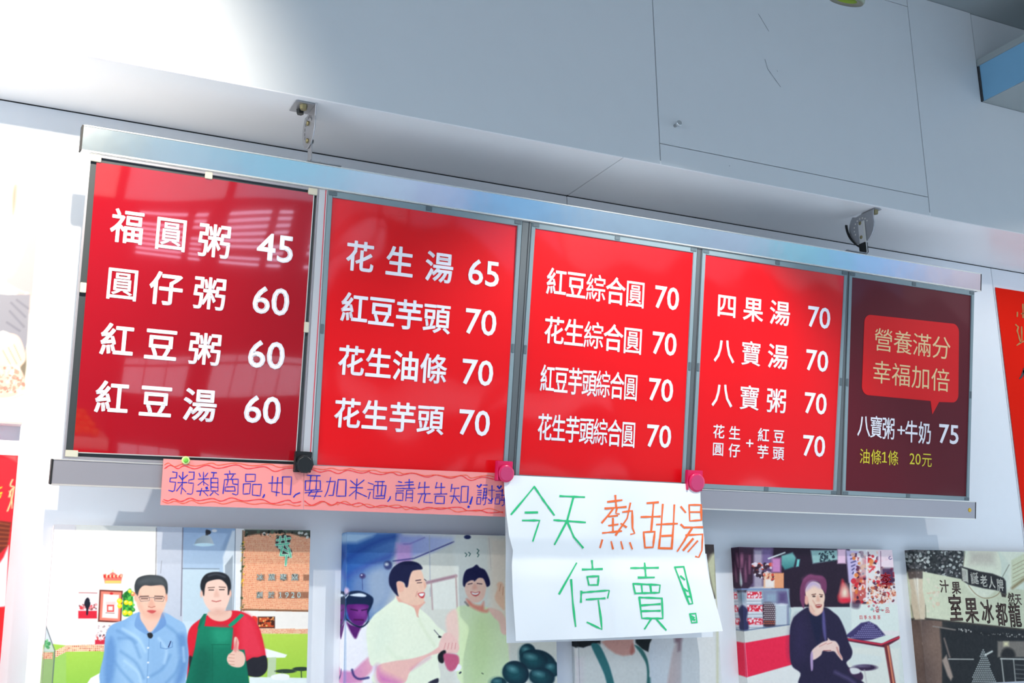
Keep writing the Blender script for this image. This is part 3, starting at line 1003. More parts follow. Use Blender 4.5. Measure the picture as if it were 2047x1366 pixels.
class Print:
    """a flat picture printed on canvas: colours are mixed on a fine grid of points of the print"""

    def __init__(s, x0, x1, z0, z1, step, T, base):
        s.nx, s.nz = int((x1 - x0) / step) + 1, int((z1 - z0) / step) + 1
        s.gx, s.gz = np.linspace(x0, x1, s.nx), np.linspace(z0, z1, s.nz)
        X, Z = np.meshgrid(s.gx, s.gz)
        s.X, s.Z = X, Z
        s.PX, s.PY = project(X, D - 0.04, Z)
        s.C = np.zeros((s.nz, s.nx, 3)) + np.array(base, float)
        s.T = T

    def loc(s, p):
        return (s.T[0] + p[0] / s.T[2], s.T[1] + p[1] / s.T[2])

    def pts(s, t):
        if isinstance(t, str):
            t = [tuple(map(float, q.split(','))) for q in t.split()]
        return [s.loc(p) for p in t]

    def window(s, P, m):
        P = np.array(P)
        a, b = P.min(0) - m, P.max(0) + m
        w = (s.PX > a[0]) & (s.PX < b[0]) & (s.PY > a[1]) & (s.PY < b[1])
        if not w.any():
            return None
        r, c = np.where(w.any(1))[0], np.where(w.any(0))[0]
        return slice(r[0], r[-1] + 1), slice(c[0], c[-1] + 1)

    def mix(s, w, k, col, col2=None, g=None):
        c = np.array(col, float)
        if col2 is not None:
            t = np.clip(g, 0, 1)[..., None]
            c = c * (1 - t) + np.array(col2, float) * t
        k = k[..., None]
        s.C[w] = s.C[w] * (1 - k) + c * k

    def poly(s, t, col, f=0.7, smooth=True, col2=None, g=(0, 1), a=1.0, sub=5):
        P = s.pts(t)
        if smooth:
            P = catmull(P, True, sub)
        P = np.array(P)
        w = s.window(P, f + 1)
        if w is None:
            return s
        X, Y = s.PX[w], s.PY[w]
        dmin = np.full(X.shape, 1e9)
        ins = np.zeros(X.shape, bool)
        for i in range(len(P)):
            x1, y1 = P[i - 1]
            x2, y2 = P[i]
            dx, dy = x2 - x1, y2 - y1
            L = dx * dx + dy * dy
            if L < 1e-9:
                continue
            t_ = np.clip(((X - x1) * dx + (Y - y1) * dy) / L, 0, 1)
            dmin = np.minimum(dmin, (X - x1 - t_ * dx) ** 2 + (Y - y1 - t_ * dy) ** 2)
            if y1 != y2:
                cr = ((y1 > Y) != (y2 > Y)) & (X < dx * (Y - y1) / dy + x1)
                ins ^= cr
        d = np.sqrt(dmin) * np.where(ins, 1, -1)
        k = np.clip(d / (2 * f) + 0.5, 0, 1) * a
        gg = None
        if col2 is not None:
            lo, hi = P.min(0), P.max(0)
            gx, gy = g
            u = (X - lo[0]) / max(hi[0] - lo[0], 1e-6)
            v = (Y - lo[1]) / max(hi[1] - lo[1], 1e-6)
            gg = (u * gx if gx >= 0 else (1 - u) * -gx) + (v * gy if gy >= 0 else (1 - v) * -gy)
        s.mix(w, k, col, col2, gg)
        return s

    def rect(s, x0, y0, x1, y1, col, f=0.7, **kw):
        return s.poly([(x0, y0), (x1, y0), (x1, y1), (x0, y1)], col, f, smooth=False, **kw)

    def ell(s, cx, cy, rx, ry, col, f=0.7, rot=0.0, a=1.0):
        X0, Y0 = s.loc((cx, cy))
        rx, ry = rx / s.T[2], ry / s.T[2]
        R = max(rx, ry) + f + 1
        w = s.window([(X0 - R, Y0 - R), (X0 + R, Y0 + R)], 0)
        if w is None:
            return s
        X, Y = s.PX[w] - X0, s.PY[w] - Y0
        c, n = math.cos(rot), math.sin(rot)
        U, V = X * c + Y * n, -X * n + Y * c
        q = np.sqrt((U / rx) ** 2 + (V / ry) ** 2) + 1e-9
        d = (1 - q) * min(rx, ry)
        s.mix(w, np.clip(d / (2 * f) + 0.5, 0, 1) * a, col)
        return s

    def line(s, t, wd, col, f=0.6, smooth=False, a=1.0):
        P = s.pts(t)
        if smooth:
            P = catmull(P, False)
        P = np.array(P)
        wd = wd / s.T[2] / 2
        w = s.window(P, wd + f + 1)
        if w is None:
            return s
        X, Y = s.PX[w], s.PY[w]
        dm = np.full(X.shape, 1e9)
        for i in range(1, len(P)):
            x1, y1 = P[i - 1]
            dx, dy = P[i] - P[i - 1]
            L = dx * dx + dy * dy + 1e-9
            t_ = np.clip(((X - x1) * dx + (Y - y1) * dy) / L, 0, 1)
            dm = np.minimum(dm, (X - x1 - t_ * dx) ** 2 + (Y - y1 - t_ * dy) ** 2)
        s.mix(w, np.clip((wd - np.sqrt(dm)) / (2 * f) + 0.5, 0, 1) * a, col)
        return s

    def speckle(s, t, cols, size, amount, seed=1, smooth=False):
        """random little patches inside a polygon"""
        r = random.Random(seed)
        P = np.array([tuple(map(float, q.split(','))) for q in t.split()]) if isinstance(t, str) else np.array(t)
        lo, hi = P.min(0), P.max(0)
        for _ in range(amount):
            x, y = r.uniform(lo[0], hi[0]), r.uniform(lo[1], hi[1])
            ins = False
            for i in range(len(P)):
                x1, y1 = P[i - 1]
                x2, y2 = P[i]
                if (y1 > y) != (y2 > y) and x < (x2 - x1) * (y - y1) / (y2 - y1) + x1:
                    ins = not ins
            if ins:
                z = size * r.uniform(0.5, 1.4)
                s.ell(x, y, z, z * r.uniform(0.4, 1.2), r.choice(cols), 0.7, r.uniform(0, 3), 0.85)
        return s

    def tiles(s, t, pitch, colA, colB, grout, gw=0.2, seed=3):
        """mosaic of little tiles inside a polygon (pitch in crop units)"""
        P = np.array(s.pts(t))
        w = s.window(P, 1)
        if w is None:
            return s
        X, Y = s.PX[w], s.PY[w]
        ins = np.zeros(X.shape, bool)
        for i in range(len(P)):
            x1, y1 = P[i - 1]
            x2, y2 = P[i]
            if y1 != y2:
                ins ^= ((y1 > Y) != (y2 > Y)) & (X < (x2 - x1) * (Y - y1) / (y2 - y1) + x1)
        p = pitch / s.T[2]
        U, V = X / p, (Y - 0.02 * X) / p
        iu, iv = np.floor(U).astype(int), np.floor(V).astype(int)
        h = np.sin(iu * 127.1 + iv * 311.7 + seed) * 43758.5
        h = h - np.floor(h)
        col = np.array(colA) * (1 - h[..., None]) + np.array(colB) * h[..., None]
        e = np.minimum(np.minimum(U - iu, 1 - U + iu), np.minimum(V - iv, 1 - V + iv))
        k = np.clip((gw - e) / 0.15 + 0.5, 0, 1)[..., None]
        col = col * (1 - k) + np.array(grout, float) * k
        s.C[w] = np.where(ins[..., None], col, s.C[w])
        return s

    def grain(s, amp, seed=1):
        r = np.random.default_rng(seed)
        a = r.normal(0, 1, (s.nz // 4 + 2, s.nx // 4 + 2))
        b = np.kron(a, np.ones((4, 4)))[:s.nz, :s.nx]
        b = (b + np.roll(b, 2, 0) + np.roll(b, 2, 1) + np.roll(b, (2, 2), (0, 1))) / 4
        s.C = np.clip(s.C + b[..., None] * amp, 0, 255)
        return s

    def build(s, name, label, side, group='canvas photo prints under and beside the menu board'):
        x0, x1, z0, z1 = s.gx[0], s.gx[-1], s.gz[0], s.gz[-1]
        r = empty('canvas_print', (x0, D, z0))
        tag(r, label, 'picture', group)
        w, h = x1 - x0, z1 - z0
        box('canvas_body', 0, w, -0.0396, -0.0005, 0, h, side, r, 0.0012)
        V = np.stack([s.X - x0, np.full_like(s.X, -0.04), s.Z - z0], -1).reshape(-1, 3)
        nx, nz = s.nx, s.nz
        i = (np.arange(nz - 1)[:, None] * nx + np.arange(nx - 1)[None]).reshape(-1)
        Fq = np.stack([i, i + 1, i + nx + 1, i + nx], -1)
        me = bpy.data.meshes.new('printed_face')
        me.vertices.add(len(V))
        me.vertices.foreach_set('co', V.astype(np.float32).ravel())
        me.loops.add(Fq.size)
        me.loops.foreach_set('vertex_index', Fq.astype(np.int32).ravel())
        me.polygons.add(len(Fq))
        me.polygons.foreach_set('loop_start', np.arange(0, Fq.size, 4, dtype=np.int32))
        me.update()
        me.validate()
        # the picture runs on around the left edge of the canvas
        ns = 16
        sv, sf, sc = [], [], []
        for jz in range(0, nz, 2):
            for ix in range(ns):
                sv.append((-0.0004, -0.04 + 0.0395 * ix / (ns - 1), s.gz[jz] - z0))
                sc.append(s.C[jz, min(int(ix / (ns - 1) * 0.036 / (s.gx[1] - s.gx[0])), nx - 1)])
        for jz in range(len(range(0, nz, 2)) - 1):
            for ix in range(ns - 1):
                p = jz * ns + ix
                sf.append((p, p + ns, p + ns + 1, p + 1))
        ms = mesh('printed_side', sv, sf)
        ats = ms.color_attributes.new('print', 'FLOAT_COLOR', 'POINT')
        cc = np.ones((len(sv), 4), np.float32)
        cc[:, :3] = s2l(np.clip(np.array(sc), 0, 255)) * 0.93
        ats.data.foreach_set('color', cc.ravel())
        link('printed_side', ms, M['printm'], r)
        at = me.color_attributes.new('print', 'FLOAT_COLOR', 'POINT')
        c = np.ones((len(V), 4), np.float32)
        c[:, :3] = s2l(np.clip(s.C, 0, 255)).reshape(-1, 3) * 0.93
        at.data.foreach_set('color', c.ravel())
        o = link('printed_face', me, M['printm'], r)
        return r, o, (x0, z0)

    def text(s, parent, org, specs, m, off=0.0):
        """printed characters: (char, crop x, crop y, w, h) in crop units"""
        vs_, fs = [], []
        for ch, cx, cy, w, h in specs:
            X, Y = s.loc((cx, cy))
            a = on_y(X, Y, D - 0.0404)
            k = on_y(X + 10, Y, D - 0.0404)[0] - a[0]
            k = k / 10 / s.T[2]
            glyph_at(ch, a[0] - org[0], a[2] - org[1], w * k, h * k * 0.97, off, vs_, fs, -0.0405)
        return link('printed_lettering', mesh('printed_lettering', vs_, fs), m, parent)


ZB = 1.30
SK = (238, 190, 165)

# ---- canvas 1: two men in a shop -------------------------------------------------
A = (0, 850, 2.648)
B = (300, 850, 2.648)
c1 = Print(0.275, 0.898, 1.40, 1.8595, 0.00125, A, (254, 248, 236))
c1.poly('200,520 400,520 395,800 380,1200 355,1170 280,1200 200,1400', (250, 240, 238), 3, smooth=False)
c1.line('400,540 385,1160', 3, (226, 214, 212), 1)
c1.rect(830, 520, 968, 1366, (206, 210, 220), 1, col2=(190, 196, 210))
c1.rect(968, 520, 1247, 1366, (150, 176, 208), 1, col2=(206, 222, 232), g=(0, 1.6))
c1.poly('1180,700 1230,560 1245,560 1245,1040 1190,1040', (228, 236, 242), 2, smooth=False)
c1.poly('1190,745 1232,690 1232,1000 1195,1000', (130, 140, 150), 1.2, smooth=False, a=.7)
c1.rect(968, 765, 1160, 1040, (196, 214, 224), 1)
c1.line('965,760 1160,762', 4, (120, 134, 146), 0.7)
c1.line('828,545 820,1100', 5, (110, 106, 120), 0.8, a=.7)
c1.line('968,545 958,1010', 6, (100, 96, 110), 0.8, a=.7)
c1.line('856,720 850,785', 3, (150, 150, 160), 0.6)
c1.line('1247,545 1235,980', 4, (120, 126, 136), 0.7, a=.8)
c1.rect(1249, 520, 1292, 1366, (240, 238, 236), 1)
c1.rect(1290, 985, 1700, 1075, (250, 242, 232), 1)
# pendant lamp
c1.line('1095,560 1095,590', 14, (70, 74, 80), 1)
c1.ell(1103, 568, 14, 12, (50, 50, 56)).ell(1135, 560, 14, 8, (235, 235, 235))
c1.poly('1075,585 1110,585 1125,610 1133,636 1027,636 1040,606', (150, 164, 172), 1, smooth=False, col2=(190, 200, 205), g=(1, 0))
c1.ell(1080, 634, 53, 9, (206, 236, 246))
# mosaic sign wall
c1.T = B
c1.tiles('497,560 850,568 845,990 485,982', 7.2, (226, 110, 74), (248, 168, 126), (250, 200, 160), .16)
c1.poly('500,552 850,556 850,598 800,590 745,575 650,572 560,578 500,590', (44, 52, 46), 2, smooth=False, a=.85)
c1.speckle('500,556 850,560 850,600 500,585', [(30, 38, 30), (90, 110, 90), (230, 230, 220)], 6, 60, 5)
c1.line('492,560 482,985', 7, (120, 90, 60), 1)
c1.speckle('480,620 505,620 500,985 480,985', [(60, 80, 50), (190, 150, 100), (240, 190, 60)], 5, 45, 7)
c1.line('490,978 840,985', 9, (110, 80, 56), 1, a=.8)
# emblem
c1.poly('668,600 690,585 745,590 735,640 750,665 748,700 730,705 722,745 714,745 712,700 690,690 684,660 665,640', (34, 44, 44), 1.2, a=.9)
for st_ in ('672,610 740,600', '690,592 684,650', '715,590 722,640 735,660', '668,635 735,628', '690,650 745,680', '702,640 690,690 740,690', '722,690 718,742', '735,655 745,700'):
    c1.line(st_, 13, (222, 244, 226), 0.8)
    c1.line(st_, 6, (64, 190, 140), 0.7)
# shadows behind the letters are part of the printed picture
for i in range(5):
    c1.rect(567 + i * 61, 792, 606 + i * 61, 824, (84, 52, 40), 1.5, a=.5)
for cx in (580, 642, 694, 725, 757, 788, 822):
    c1.rect(cx - 16, 884, cx + 18, 918, (84, 52, 40), 1.5, a=.5)
c1.rect(570, 1015, 661, 1076, (70, 30, 22), 1)
c1.rect(576, 1020, 655, 1070, (214, 86, 44), 1)
c1.speckle('576,1020 655,1020 655,1070 576,1070', [(60, 26, 20), (250, 200, 120)], 6, 30, 3)
c1.poly('540,1015 568,1020 566,1062 556,1060', (236, 60, 44), 1)
c1.tiles('480,1076 850,1080 850,1106 480,1104', 8, (232, 120, 84), (250, 190, 150), (250, 214, 180), .16)
c1.poly('300,1104 850,1106 850,1400 300,1400', (190, 222, 84), 1, smooth=False, col2=(160, 206, 70))
c1.poly('480,1200 610,1183 725,1217 715,1232 480,1234', (250, 252, 250), 1, smooth=False)
c1.poly('625,1232 668,1230 664,1366 618,1366', (196, 214, 172), 1, smooth=False)
c1.ell(718, 1304, 56, 11, (50, 66, 56)).ell(800, 1292, 46, 11, (44, 60, 52))
c1.line('700,1310 690,1366', 6, (80, 110, 70)).line('800,1300 802,1345', 6, (60, 90, 50))
c1.poly('525,1334 850,1340 850,1400 525,1400', (236, 244, 240), 1, smooth=False)
c1.poly('640,1330 690,1316 735,1325 728,1350 660,1350', (250, 250, 248), 1)
# left low wall
c1.T = A
c1.poly('200,1150 355,1168 900,1160 900,1400 200,1400', (176, 214, 84), 1, smooth=False, col2=(150, 200, 76))
c1.poly('285,1222 350,1205 350,1400 285,1400', (160, 204, 100), 1, smooth=False)
c1.tiles('292,1195 355,1165 900,1162 900,1196 355,1200 292,1232', 10, (196, 84, 56), (246, 190, 140), (250, 222, 190), .16)
c1.poly('215,1180 292,1198 276,1400 200,1400', (150, 176, 120), 1.5, smooth=False, a=.9)
c1.tiles('212,1202 280,1205 276,1240 210,1240', 10, (196, 84, 56), (226, 150, 110), (230, 200, 170), .16)
c1.poly('215,1080 238,1050 288,1195 284,1202 215,1200', (206, 214, 218), 1, smooth=False, a=.8)
c1.speckle('222,1140 268,1140 260,1180 225,1180', [(70, 150, 90), (110, 190, 120)], 7, 20, 3)
c1.line('238,1050 290,1195 276,1380', 5, (90, 104, 110), 0.8)
c1.poly('590,1280 560,1400 440,1400 480,1340', (246, 246, 240), 1, smooth=False)
# wall decorations
c1.poly('545,792 560,788 570,800 585,786 597,778 610,786 625,800 640,788 650,792 640,838 555,838', (236, 118, 104), 1.5, smooth=False)
for q in range(5):
    c1.ell(555 + q * 21, 802, 7, 9, (216, 50, 44)).ell(565 + q * 19, 800, 4, 8, (250, 214, 170))
c1.rect(556, 824, 640, 838, (226, 206, 110), 1.2)
c1.ell(597, 772, 6, 6, (250, 226, 180))
c1.rect(416, 885, 515, 1025, (240, 226, 226), 0.8)
c1.line('418,888 514,890', 4, (190, 110, 110))
c1.rect(414, 984, 513, 1025, (222, 40, 60), 1)
c1.speckle('420,950 512,950 512,975 420,975', [(226, 60, 70), (250, 150, 150), (120, 60, 60)], 6, 30, 3)
c1.poly('452,925 464,914 474,925 478,950 468,975 465,1004 457,1004 456,975 446,950', (30, 30, 44), 1)
c1.line('478,935 482,920', 5, (250, 250, 250))
c1.poly('527,872 650,878 642,1048 518,1042', (108, 44, 40), 1, smooth=False)
c1.poly('534,880 643,885 636,1040 526,1034', (236, 130, 110), 1, smooth=False)
c1.poly('548,895 630,900 624,1025 540,1020', (254, 240, 232), 1.4, smooth=False)
c1.ell(590, 893, 9, 6, (214, 40, 44))
c1.rect(560, 935, 612, 952, (226, 200, 196), 1.5, a=.8).rect(566, 952, 604, 990, (224, 70, 66), 1).rect(573, 960, 597, 982, (252, 228, 220), 1)
c1.line('560,995 605,997', 3, (120, 70, 66))
c1.poly('510,1052 575,1050 640,1040 600,1160 502,1160', (246, 232, 230), 1, smooth=False)
c1.rect(503, 1138, 600, 1162, (214, 44, 66), 1)
c1.speckle('510,1110 590,1110 590,1138 510,1138', [(40, 30, 50), (210, 60, 60), (230, 180, 180)], 6, 26, 4)
c1.speckle('512,1065 590,1062 590,1105 512,1108', [(200, 180, 180), (170, 150, 150)], 4, 26, 8)
c1.poly('672,880 690,866 700,890 706,930 704,985 695,1010 652,1010 648,960 655,915', (52, 158, 64), 1.5)
c1.speckle('655,880 705,880 708,1000 650,1000', [(30, 110, 44), (100, 200, 80)], 8, 50, 4)
for q in ((687, 880, 9, 0), (705, 895, 12, 1), (633, 932, 14, 0), (668, 940, 13, 0), (690, 944, 12, 0), (634, 958, 13, 0), (662, 994, 14, 0), (688, 996, 13, 0)):
    c1.ell(q[0], q[1], q[2], q[2], (246, 222, 30) if not q[3] else (250, 140, 100), 0.8)
    c1.ell(q[0] - 3, q[1] - 4, q[2] * .4, q[2] * .4, (255, 246, 130), 0.8)
# the man in the blue shirt
c1.poly('554,1400 552,1200 560,1110 590,1060 660,1030 735,990 860,990 930,1025 975,1055 992,1120 1002,1250 985,1330 940,1400', (128, 170, 214), 1.2, col2=(150, 188, 224), g=(1, 0))
c1.poly('700,1050 760,1080 770,1400 650,1400 620,1250', (164, 200, 230), 12, a=.7)
c1.poly('560,1180 590,1120 612,1200 600,1330 560,1400 554,1280', (98, 142, 196), 5, a=.8)
c1.poly('940,1120 985,1120 995,1260 960,1366 925,1366 950,1250', (96, 140, 194), 6, a=.8)
for st_ in ('620,1090 700,1140 740,1230', '880,1060 930,1100 965,1150', '640,1200 720,1260 760,1340', '900,1220 860,1290 800,1330', '590,1230 640,1300 700,1366', '955,1250 930,1310 880,1366', '720,1150 690,1130 630,1130'):
    c1.line(st_, 16, (104, 148, 198), 3, True, a=.55)
for st_ in ('650,1080 730,1130 770,1200', '840,1130 880,1190 870,1260', '660,1250 730,1310 745,1366', '970,1180 975,1250'):
    c1.line(st_, 12, (194, 222, 242), 3, True, a=.6)
c1.poly('735,1000 790,1010 850,1000 840,1040 800,1095 770,1080 740,1040', (240, 196, 176), 1.5)
c1.poly('735,990 712,1050 725,1080 790,1115 770,1070 745,1030', (120, 160, 208), 1.2)
c1.poly('858,990 880,1045 862,1075 800,1110 835,1060 850,1020', (112, 152, 204), 1.2)
c1.line('790,1115 778,1366', 4, (104, 146, 196), 1, a=.7)
for yy in (1180, 1258, 1336):
    c1.ell(784, yy, 6, 5, (226, 232, 240))
c1.poly('780,1105 800,1100 810,1115 800,1130 785,1125', (36, 38, 44), 1)
c1.line('850,1150 850,1180 880,1186 912,1176 912,1150', 3, (90, 130, 186), .8)
c1.line('892,1176 904,1146', 5, (24, 34, 90), .7)
c1.poly('722,870 716,900 726,960 745,1000 775,1030 810,1040 845,1015 870,970 884,920 884,880 870,830 800,815 740,830', (244, 196, 172), 1.2)
c1.ell(815, 1000, 40, 22, (222, 150, 132), 6, a=.6)
c1.poly('722,900 735,960 755,1000 770,1000 745,940 740,890', (222, 168, 146), 4, a=.6)
c1.poly('716,890 712,850 728,812 770,796 820,795 862,805 884,832 888,880 880,905 874,870 858,848 800,852 762,850 738,872 728,905', (58, 62, 66), 1.2)
c1.poly('728,830 780,802 850,806 880,840 870,850 800,838 750,845', (92, 98, 100), 5, a=.6)
c1.ell(719, 915, 9, 20, (236, 180, 156), 1).ell(880, 915, 7, 20, (230, 170, 148), 1)
c1.line('742,908 785,906', 6, (90, 66, 60), .9, a=.8).line('820,906 862,908', 6, (90, 66, 60), .9, a=.8)
c1.line('735,912 790,912 792,930 745,934 735,912', 2.4, (110, 100, 104), .5).line('815,912 870,912 864,934 820,932 815,912', 2.4, (110, 100, 104), .5).line('790,914 815,914', 2.4, (110, 100, 104), .5)
c1.line('748,920 782,920', 4.5, (60, 40, 40), .7).line('822,920 858,920', 4.5, (60, 40, 40), .7)
c1.poly('795,925 808,925 820,958 803,965 784,958', (226, 164, 142), 2.5, a=.7)
c1.line('786,962 802,967 820,961', 4, (190, 112, 98), .9)
c1.poly('778,985 800,980 826,985 805,998', (206, 84, 84), 1)
# the man in the green apron
c1.T = B
c1.poly('215,1400 205,1220 198,1130 212,1075 255,1035 320,1000 410,985 470,985 530,1010 565,1050 590,1110 612,1215 612,1260 560,1290 470,1300 440,1400', (224, 32, 52), 1.2)
c1.poly('480,1010 540,1030 580,1130 600,1215 540,1235 480,1200', (238, 62, 84), 8, a=.8)
c1.poly('535,1235 570,1230 612,1222 622,1270 612,1310 570,1335 500,1320 480,1280', (38, 38, 46), 1.2)
c1.poly('220,1400 206,1230 240,1260 260,1400', (36, 34, 40), 1.5)
c1.poly('255,1075 262,1060 300,1000 288,1065 380,1072 440,1072 430,1190 500,1190 530,1400 180,1400 235,1190 248,1110', (22, 132, 98), 1.2, smooth=False, col2=(14, 110, 86), g=(0, 1))
c1.poly('262,1075 300,1000 285,1000 265,1030 250,1080', (18, 112, 84), 1, smooth=False)
c1.poly('412,1060 440,1035 480,998 498,1008 450,1055 425,1072', (26, 152, 112), 1, smooth=False)
c1.poly('330,1085 420,1080 420,1150 350,1160', (40, 160, 122), 9, a=.7)
c1.poly('240,1210 300,1180 330,1260 300,1366 240,1366', (10, 92, 72), 10, a=.6)
c1.line('330,1165 330,1366', 3, (10, 100, 76), .9).line('325,1163 420,1163', 3, (10, 100, 76), .9)
c1.poly('302,1000 330,985 400,985 432,985 425,1020 380,1040 330,1030', (240, 196, 176), 1.2)
c1.poly('280,860 278,900 290,945 320,985 355,998 392,985 415,940 424,900 420,850 400,820 320,818', (246, 206, 188), 1.2)
c1.ell(360, 990, 36, 16, (220, 160, 142), 5, a=.6)
c1.poly('272,880 266,850 275,815 300,788 345,778 390,784 418,806 428,845 424,885 412,900 410,860 396,835 370,818 330,822 300,835 290,865 285,905', (34, 36, 42), 1.2)
c1.line('310,800 350,790 395,805', 8, (78, 84, 92), 2, True, a=.7)
c1.ell(272, 895, 7, 18, (238, 190, 170), 1).ell(425, 892, 6, 18, (234, 184, 164), 1)
c1.line('308,862 340,860', 5, (96, 70, 62), .9, a=.8).line('366,858 398,860', 5, (96, 70, 62), .9, a=.8)
c1.line('312,874 336,874', 5, (50, 38, 40), .7).line('368,872 392,872', 5, (50, 38, 40), .7)
c1.poly('346,875 356,875 366,905 352,912 338,906', (230, 176, 156), 2.5, a=.7)
c1.line('328,931 350,936 374,930', 5, (196, 96, 92), .8)
c1.poly('412,1220 440,1190 445,1130 458,1124 470,1150 468,1190 492,1205 504,1235 496,1270 470,1284 430,1276 408,1250', (244, 200, 180), 1.1)
for yy in (1214, 1232, 1250, 1266):
    c1.line([(415, yy), (446, yy + 3)], 2.5, (206, 140, 122), .7)
c1.line('458,1130 460,1190 470,1200', 3, (214, 154, 136), .8)
c1.poly('440,1180 460,1140 455,1200', (214, 60, 80), 3, a=.5)
c1.grain(1.0, 2)
M['cbody'] = mat('canvas_side_white', (240, 236, 232), 0.6)
M['cdark'] = mat('canvas_side_dark', (70, 58, 66), 0.6)
M['cblue'] = mat('canvas_side_blue', (70, 120, 190), 0.5)
M['cgrey'] = mat('canvas_side_grey', (96, 92, 88), 0.6)
M['pgreen'] = mat('printed_pale_green', (240, 255, 246), 0.5)
M['pbrown'] = mat('printed_brown', (96, 72, 62), 0.5)
M['pwhite'] = mat('printed_white', (244, 240, 226), 0.5)
M['pred'] = mat('printed_red', (222, 40, 60), 0.5)
M['pink2'] = mat('printed_dark_blue', (44, 44, 96), 0.5)
r1, f1, o1 = c1.build('c1', 'canvas photo of two men, one in a blue shirt, one in a green apron', M['cbody'])
sp = [(ch, 583 + i * 61, 806, 38, 38) for i, ch in enumerate('冰菓專業')] + [(ch, x, 899, 34, 36) for ch, x in (('創', 580), ('於', 642))] + \
     [(ch, x, 900, 13 if ch == '1' else 17, 28) for ch, x in (('1', 690), ('9', 724), ('2', 756), ('0', 788))]
c1.text(f1, o1, sp, M['pgreen'], 0.03)

# ---- canvas 2: men beside a stall --------------------------------------------------
Cc = (640, 1010, 3.837)
c2 = Print(0.997, 1.617, 1.40, 1.857, 0.0013, Cc, (226, 226, 214))
c2.poly('180,200 600,200 600,300 560,420 500,520 480,900 180,900', (40, 92, 170), 8, smooth=False, col2=(90, 130, 190), g=(1, 0))
c2.poly('180,210 420,220 400,240 280,290 180,290', (176, 206, 232), 5, smooth=False)
c2.line('190,420 420,290 600,235', 34, (24, 58, 140), 8, True, a=.7)
c2.line('200,560 360,470 560,380 760,260', 26, (60, 70, 160), 7, True, a=.6)
c2.poly('600,225 1030,245 1030,280 860,360 690,410 600,440', (150, 160, 214), 6, smooth=False, col2=(196, 204, 232), g=(1, 0))
c2.poly('583,295 700,300 700,440 583,450', (200, 160, 214), 5, smooth=False)
c2.line('560,430 720,410 1025,282', 8, (60, 60, 130), 1.4)
c2.line('838,235 845,700', 5, (170, 176, 190), 1.2)
c2.line('640,300 690,298 800,250', 6, (110, 100, 180), 2, a=.7)
c2.poly('1030,240 1440,250 1440,1366 1030,1366', (232, 234, 224), 6, smooth=False)
c2.poly('1300,250 1440,255 1440,1366 1310,1366', (246, 232, 214), 8, smooth=False)
c2.line('1295,255 1310,480', 3, (214, 200, 190), 1)
c2.line('1430,1010 1300,1000', 4, (230, 214, 200), 2)
c2.ell(1130, 246, 26, 16, (34, 44, 90), 1)
for q in ((1120, 380), (1147, 375), (1212, 350), (1212, 382)):
    c2.line([(q[0] - 8, q[1] - 12), (q[0] + 6, q[1]), (q[0] - 4, q[1] + 16)], 6, (40, 90, 84), .8)
c2.poly('250,560 440,480 560,470 560,700 420,830 340,900 250,800', (120, 146, 190), 12, a=.8)
c2.poly('360,540 500,480 520,700 400,820', (168, 184, 204), 12, a=.8)
c2.ell(325, 545, 22, 20, (70, 60, 110), 2).ell(318, 538, 6, 5, (226, 226, 250), 1)
c2.line('322,560 326,650', 3, (50, 60, 120), 1)
c2.ell(520, 462, 32, 34, (60, 70, 120), 2).ell(510, 455, 14, 12, (206, 214, 226), 2)
c2.poly('800,590 1050,535 1050,800 860,800 850,640', (234, 236, 226), 2, smooth=False)
c2.line('805,600 1040,545', 24, (176, 140, 150), 2)
c2.line('852,600 862,800', 10, (190, 160, 160), 1.5).line('1040,545 1052,800', 10, (196, 166, 160), 1.5)
# onlooker with the helmet
c2.poly('124,1366 130,1000 150,920 200,890 330,900 400,960 400,1366', (250, 246, 250), 2)
c2.poly('120,1366 120,1260 240,1275 330,1200 380,1170 400,1260 330,1340 300,1366', (206, 130, 200), 3, col2=(240, 170, 190), g=(1, 0))
c2.line('245,1265 260,1310 300,1335 370,1325', 14, (40, 40, 110), 2, True)
c2.poly('200,900 240,920 300,930 335,900 300,970 265,1025', (92, 26, 110), 2)
c2.poly('200,740 210,830 240,900 300,930 350,890 372,820 370,740 300,720', (96, 24, 116), 2)
c2.ell(300, 820, 30, 40, (150, 70, 160), 9, a=.8).ell(340, 830, 14, 30, (160, 90, 170), 6, a=.6)
c2.line('235,800 285,810', 8, (40, 8, 60), 1.2).line('320,808 360,800', 8, (40, 8, 60), 1.2).line('262,880 330,882', 9, (60, 6, 60), 1.4)
c2.poly('165,760 170,700 210,670 280,658 340,670 400,705 408,740 390,790 370,830 375,880 350,915 372,870 360,820 372,770 300,760 240,762 205,770 198,830 205,880 190,870 175,820', (12, 34, 70), 1.4)
c2.poly('230,690 300,676 350,690 340,705 260,700', (230, 240, 250), 1.6)
c2.line('190,720 215,690', 6, (250, 250, 255), 1)
c2.ell(190, 660, 30, 28, (240, 200, 226), 3)
c2.ell(150, 760, 14, 40, (50, 60, 130), 3)
c2.line('205,880 260,920 320,935 372,895', 12, (10, 26, 60), 1.2, True)
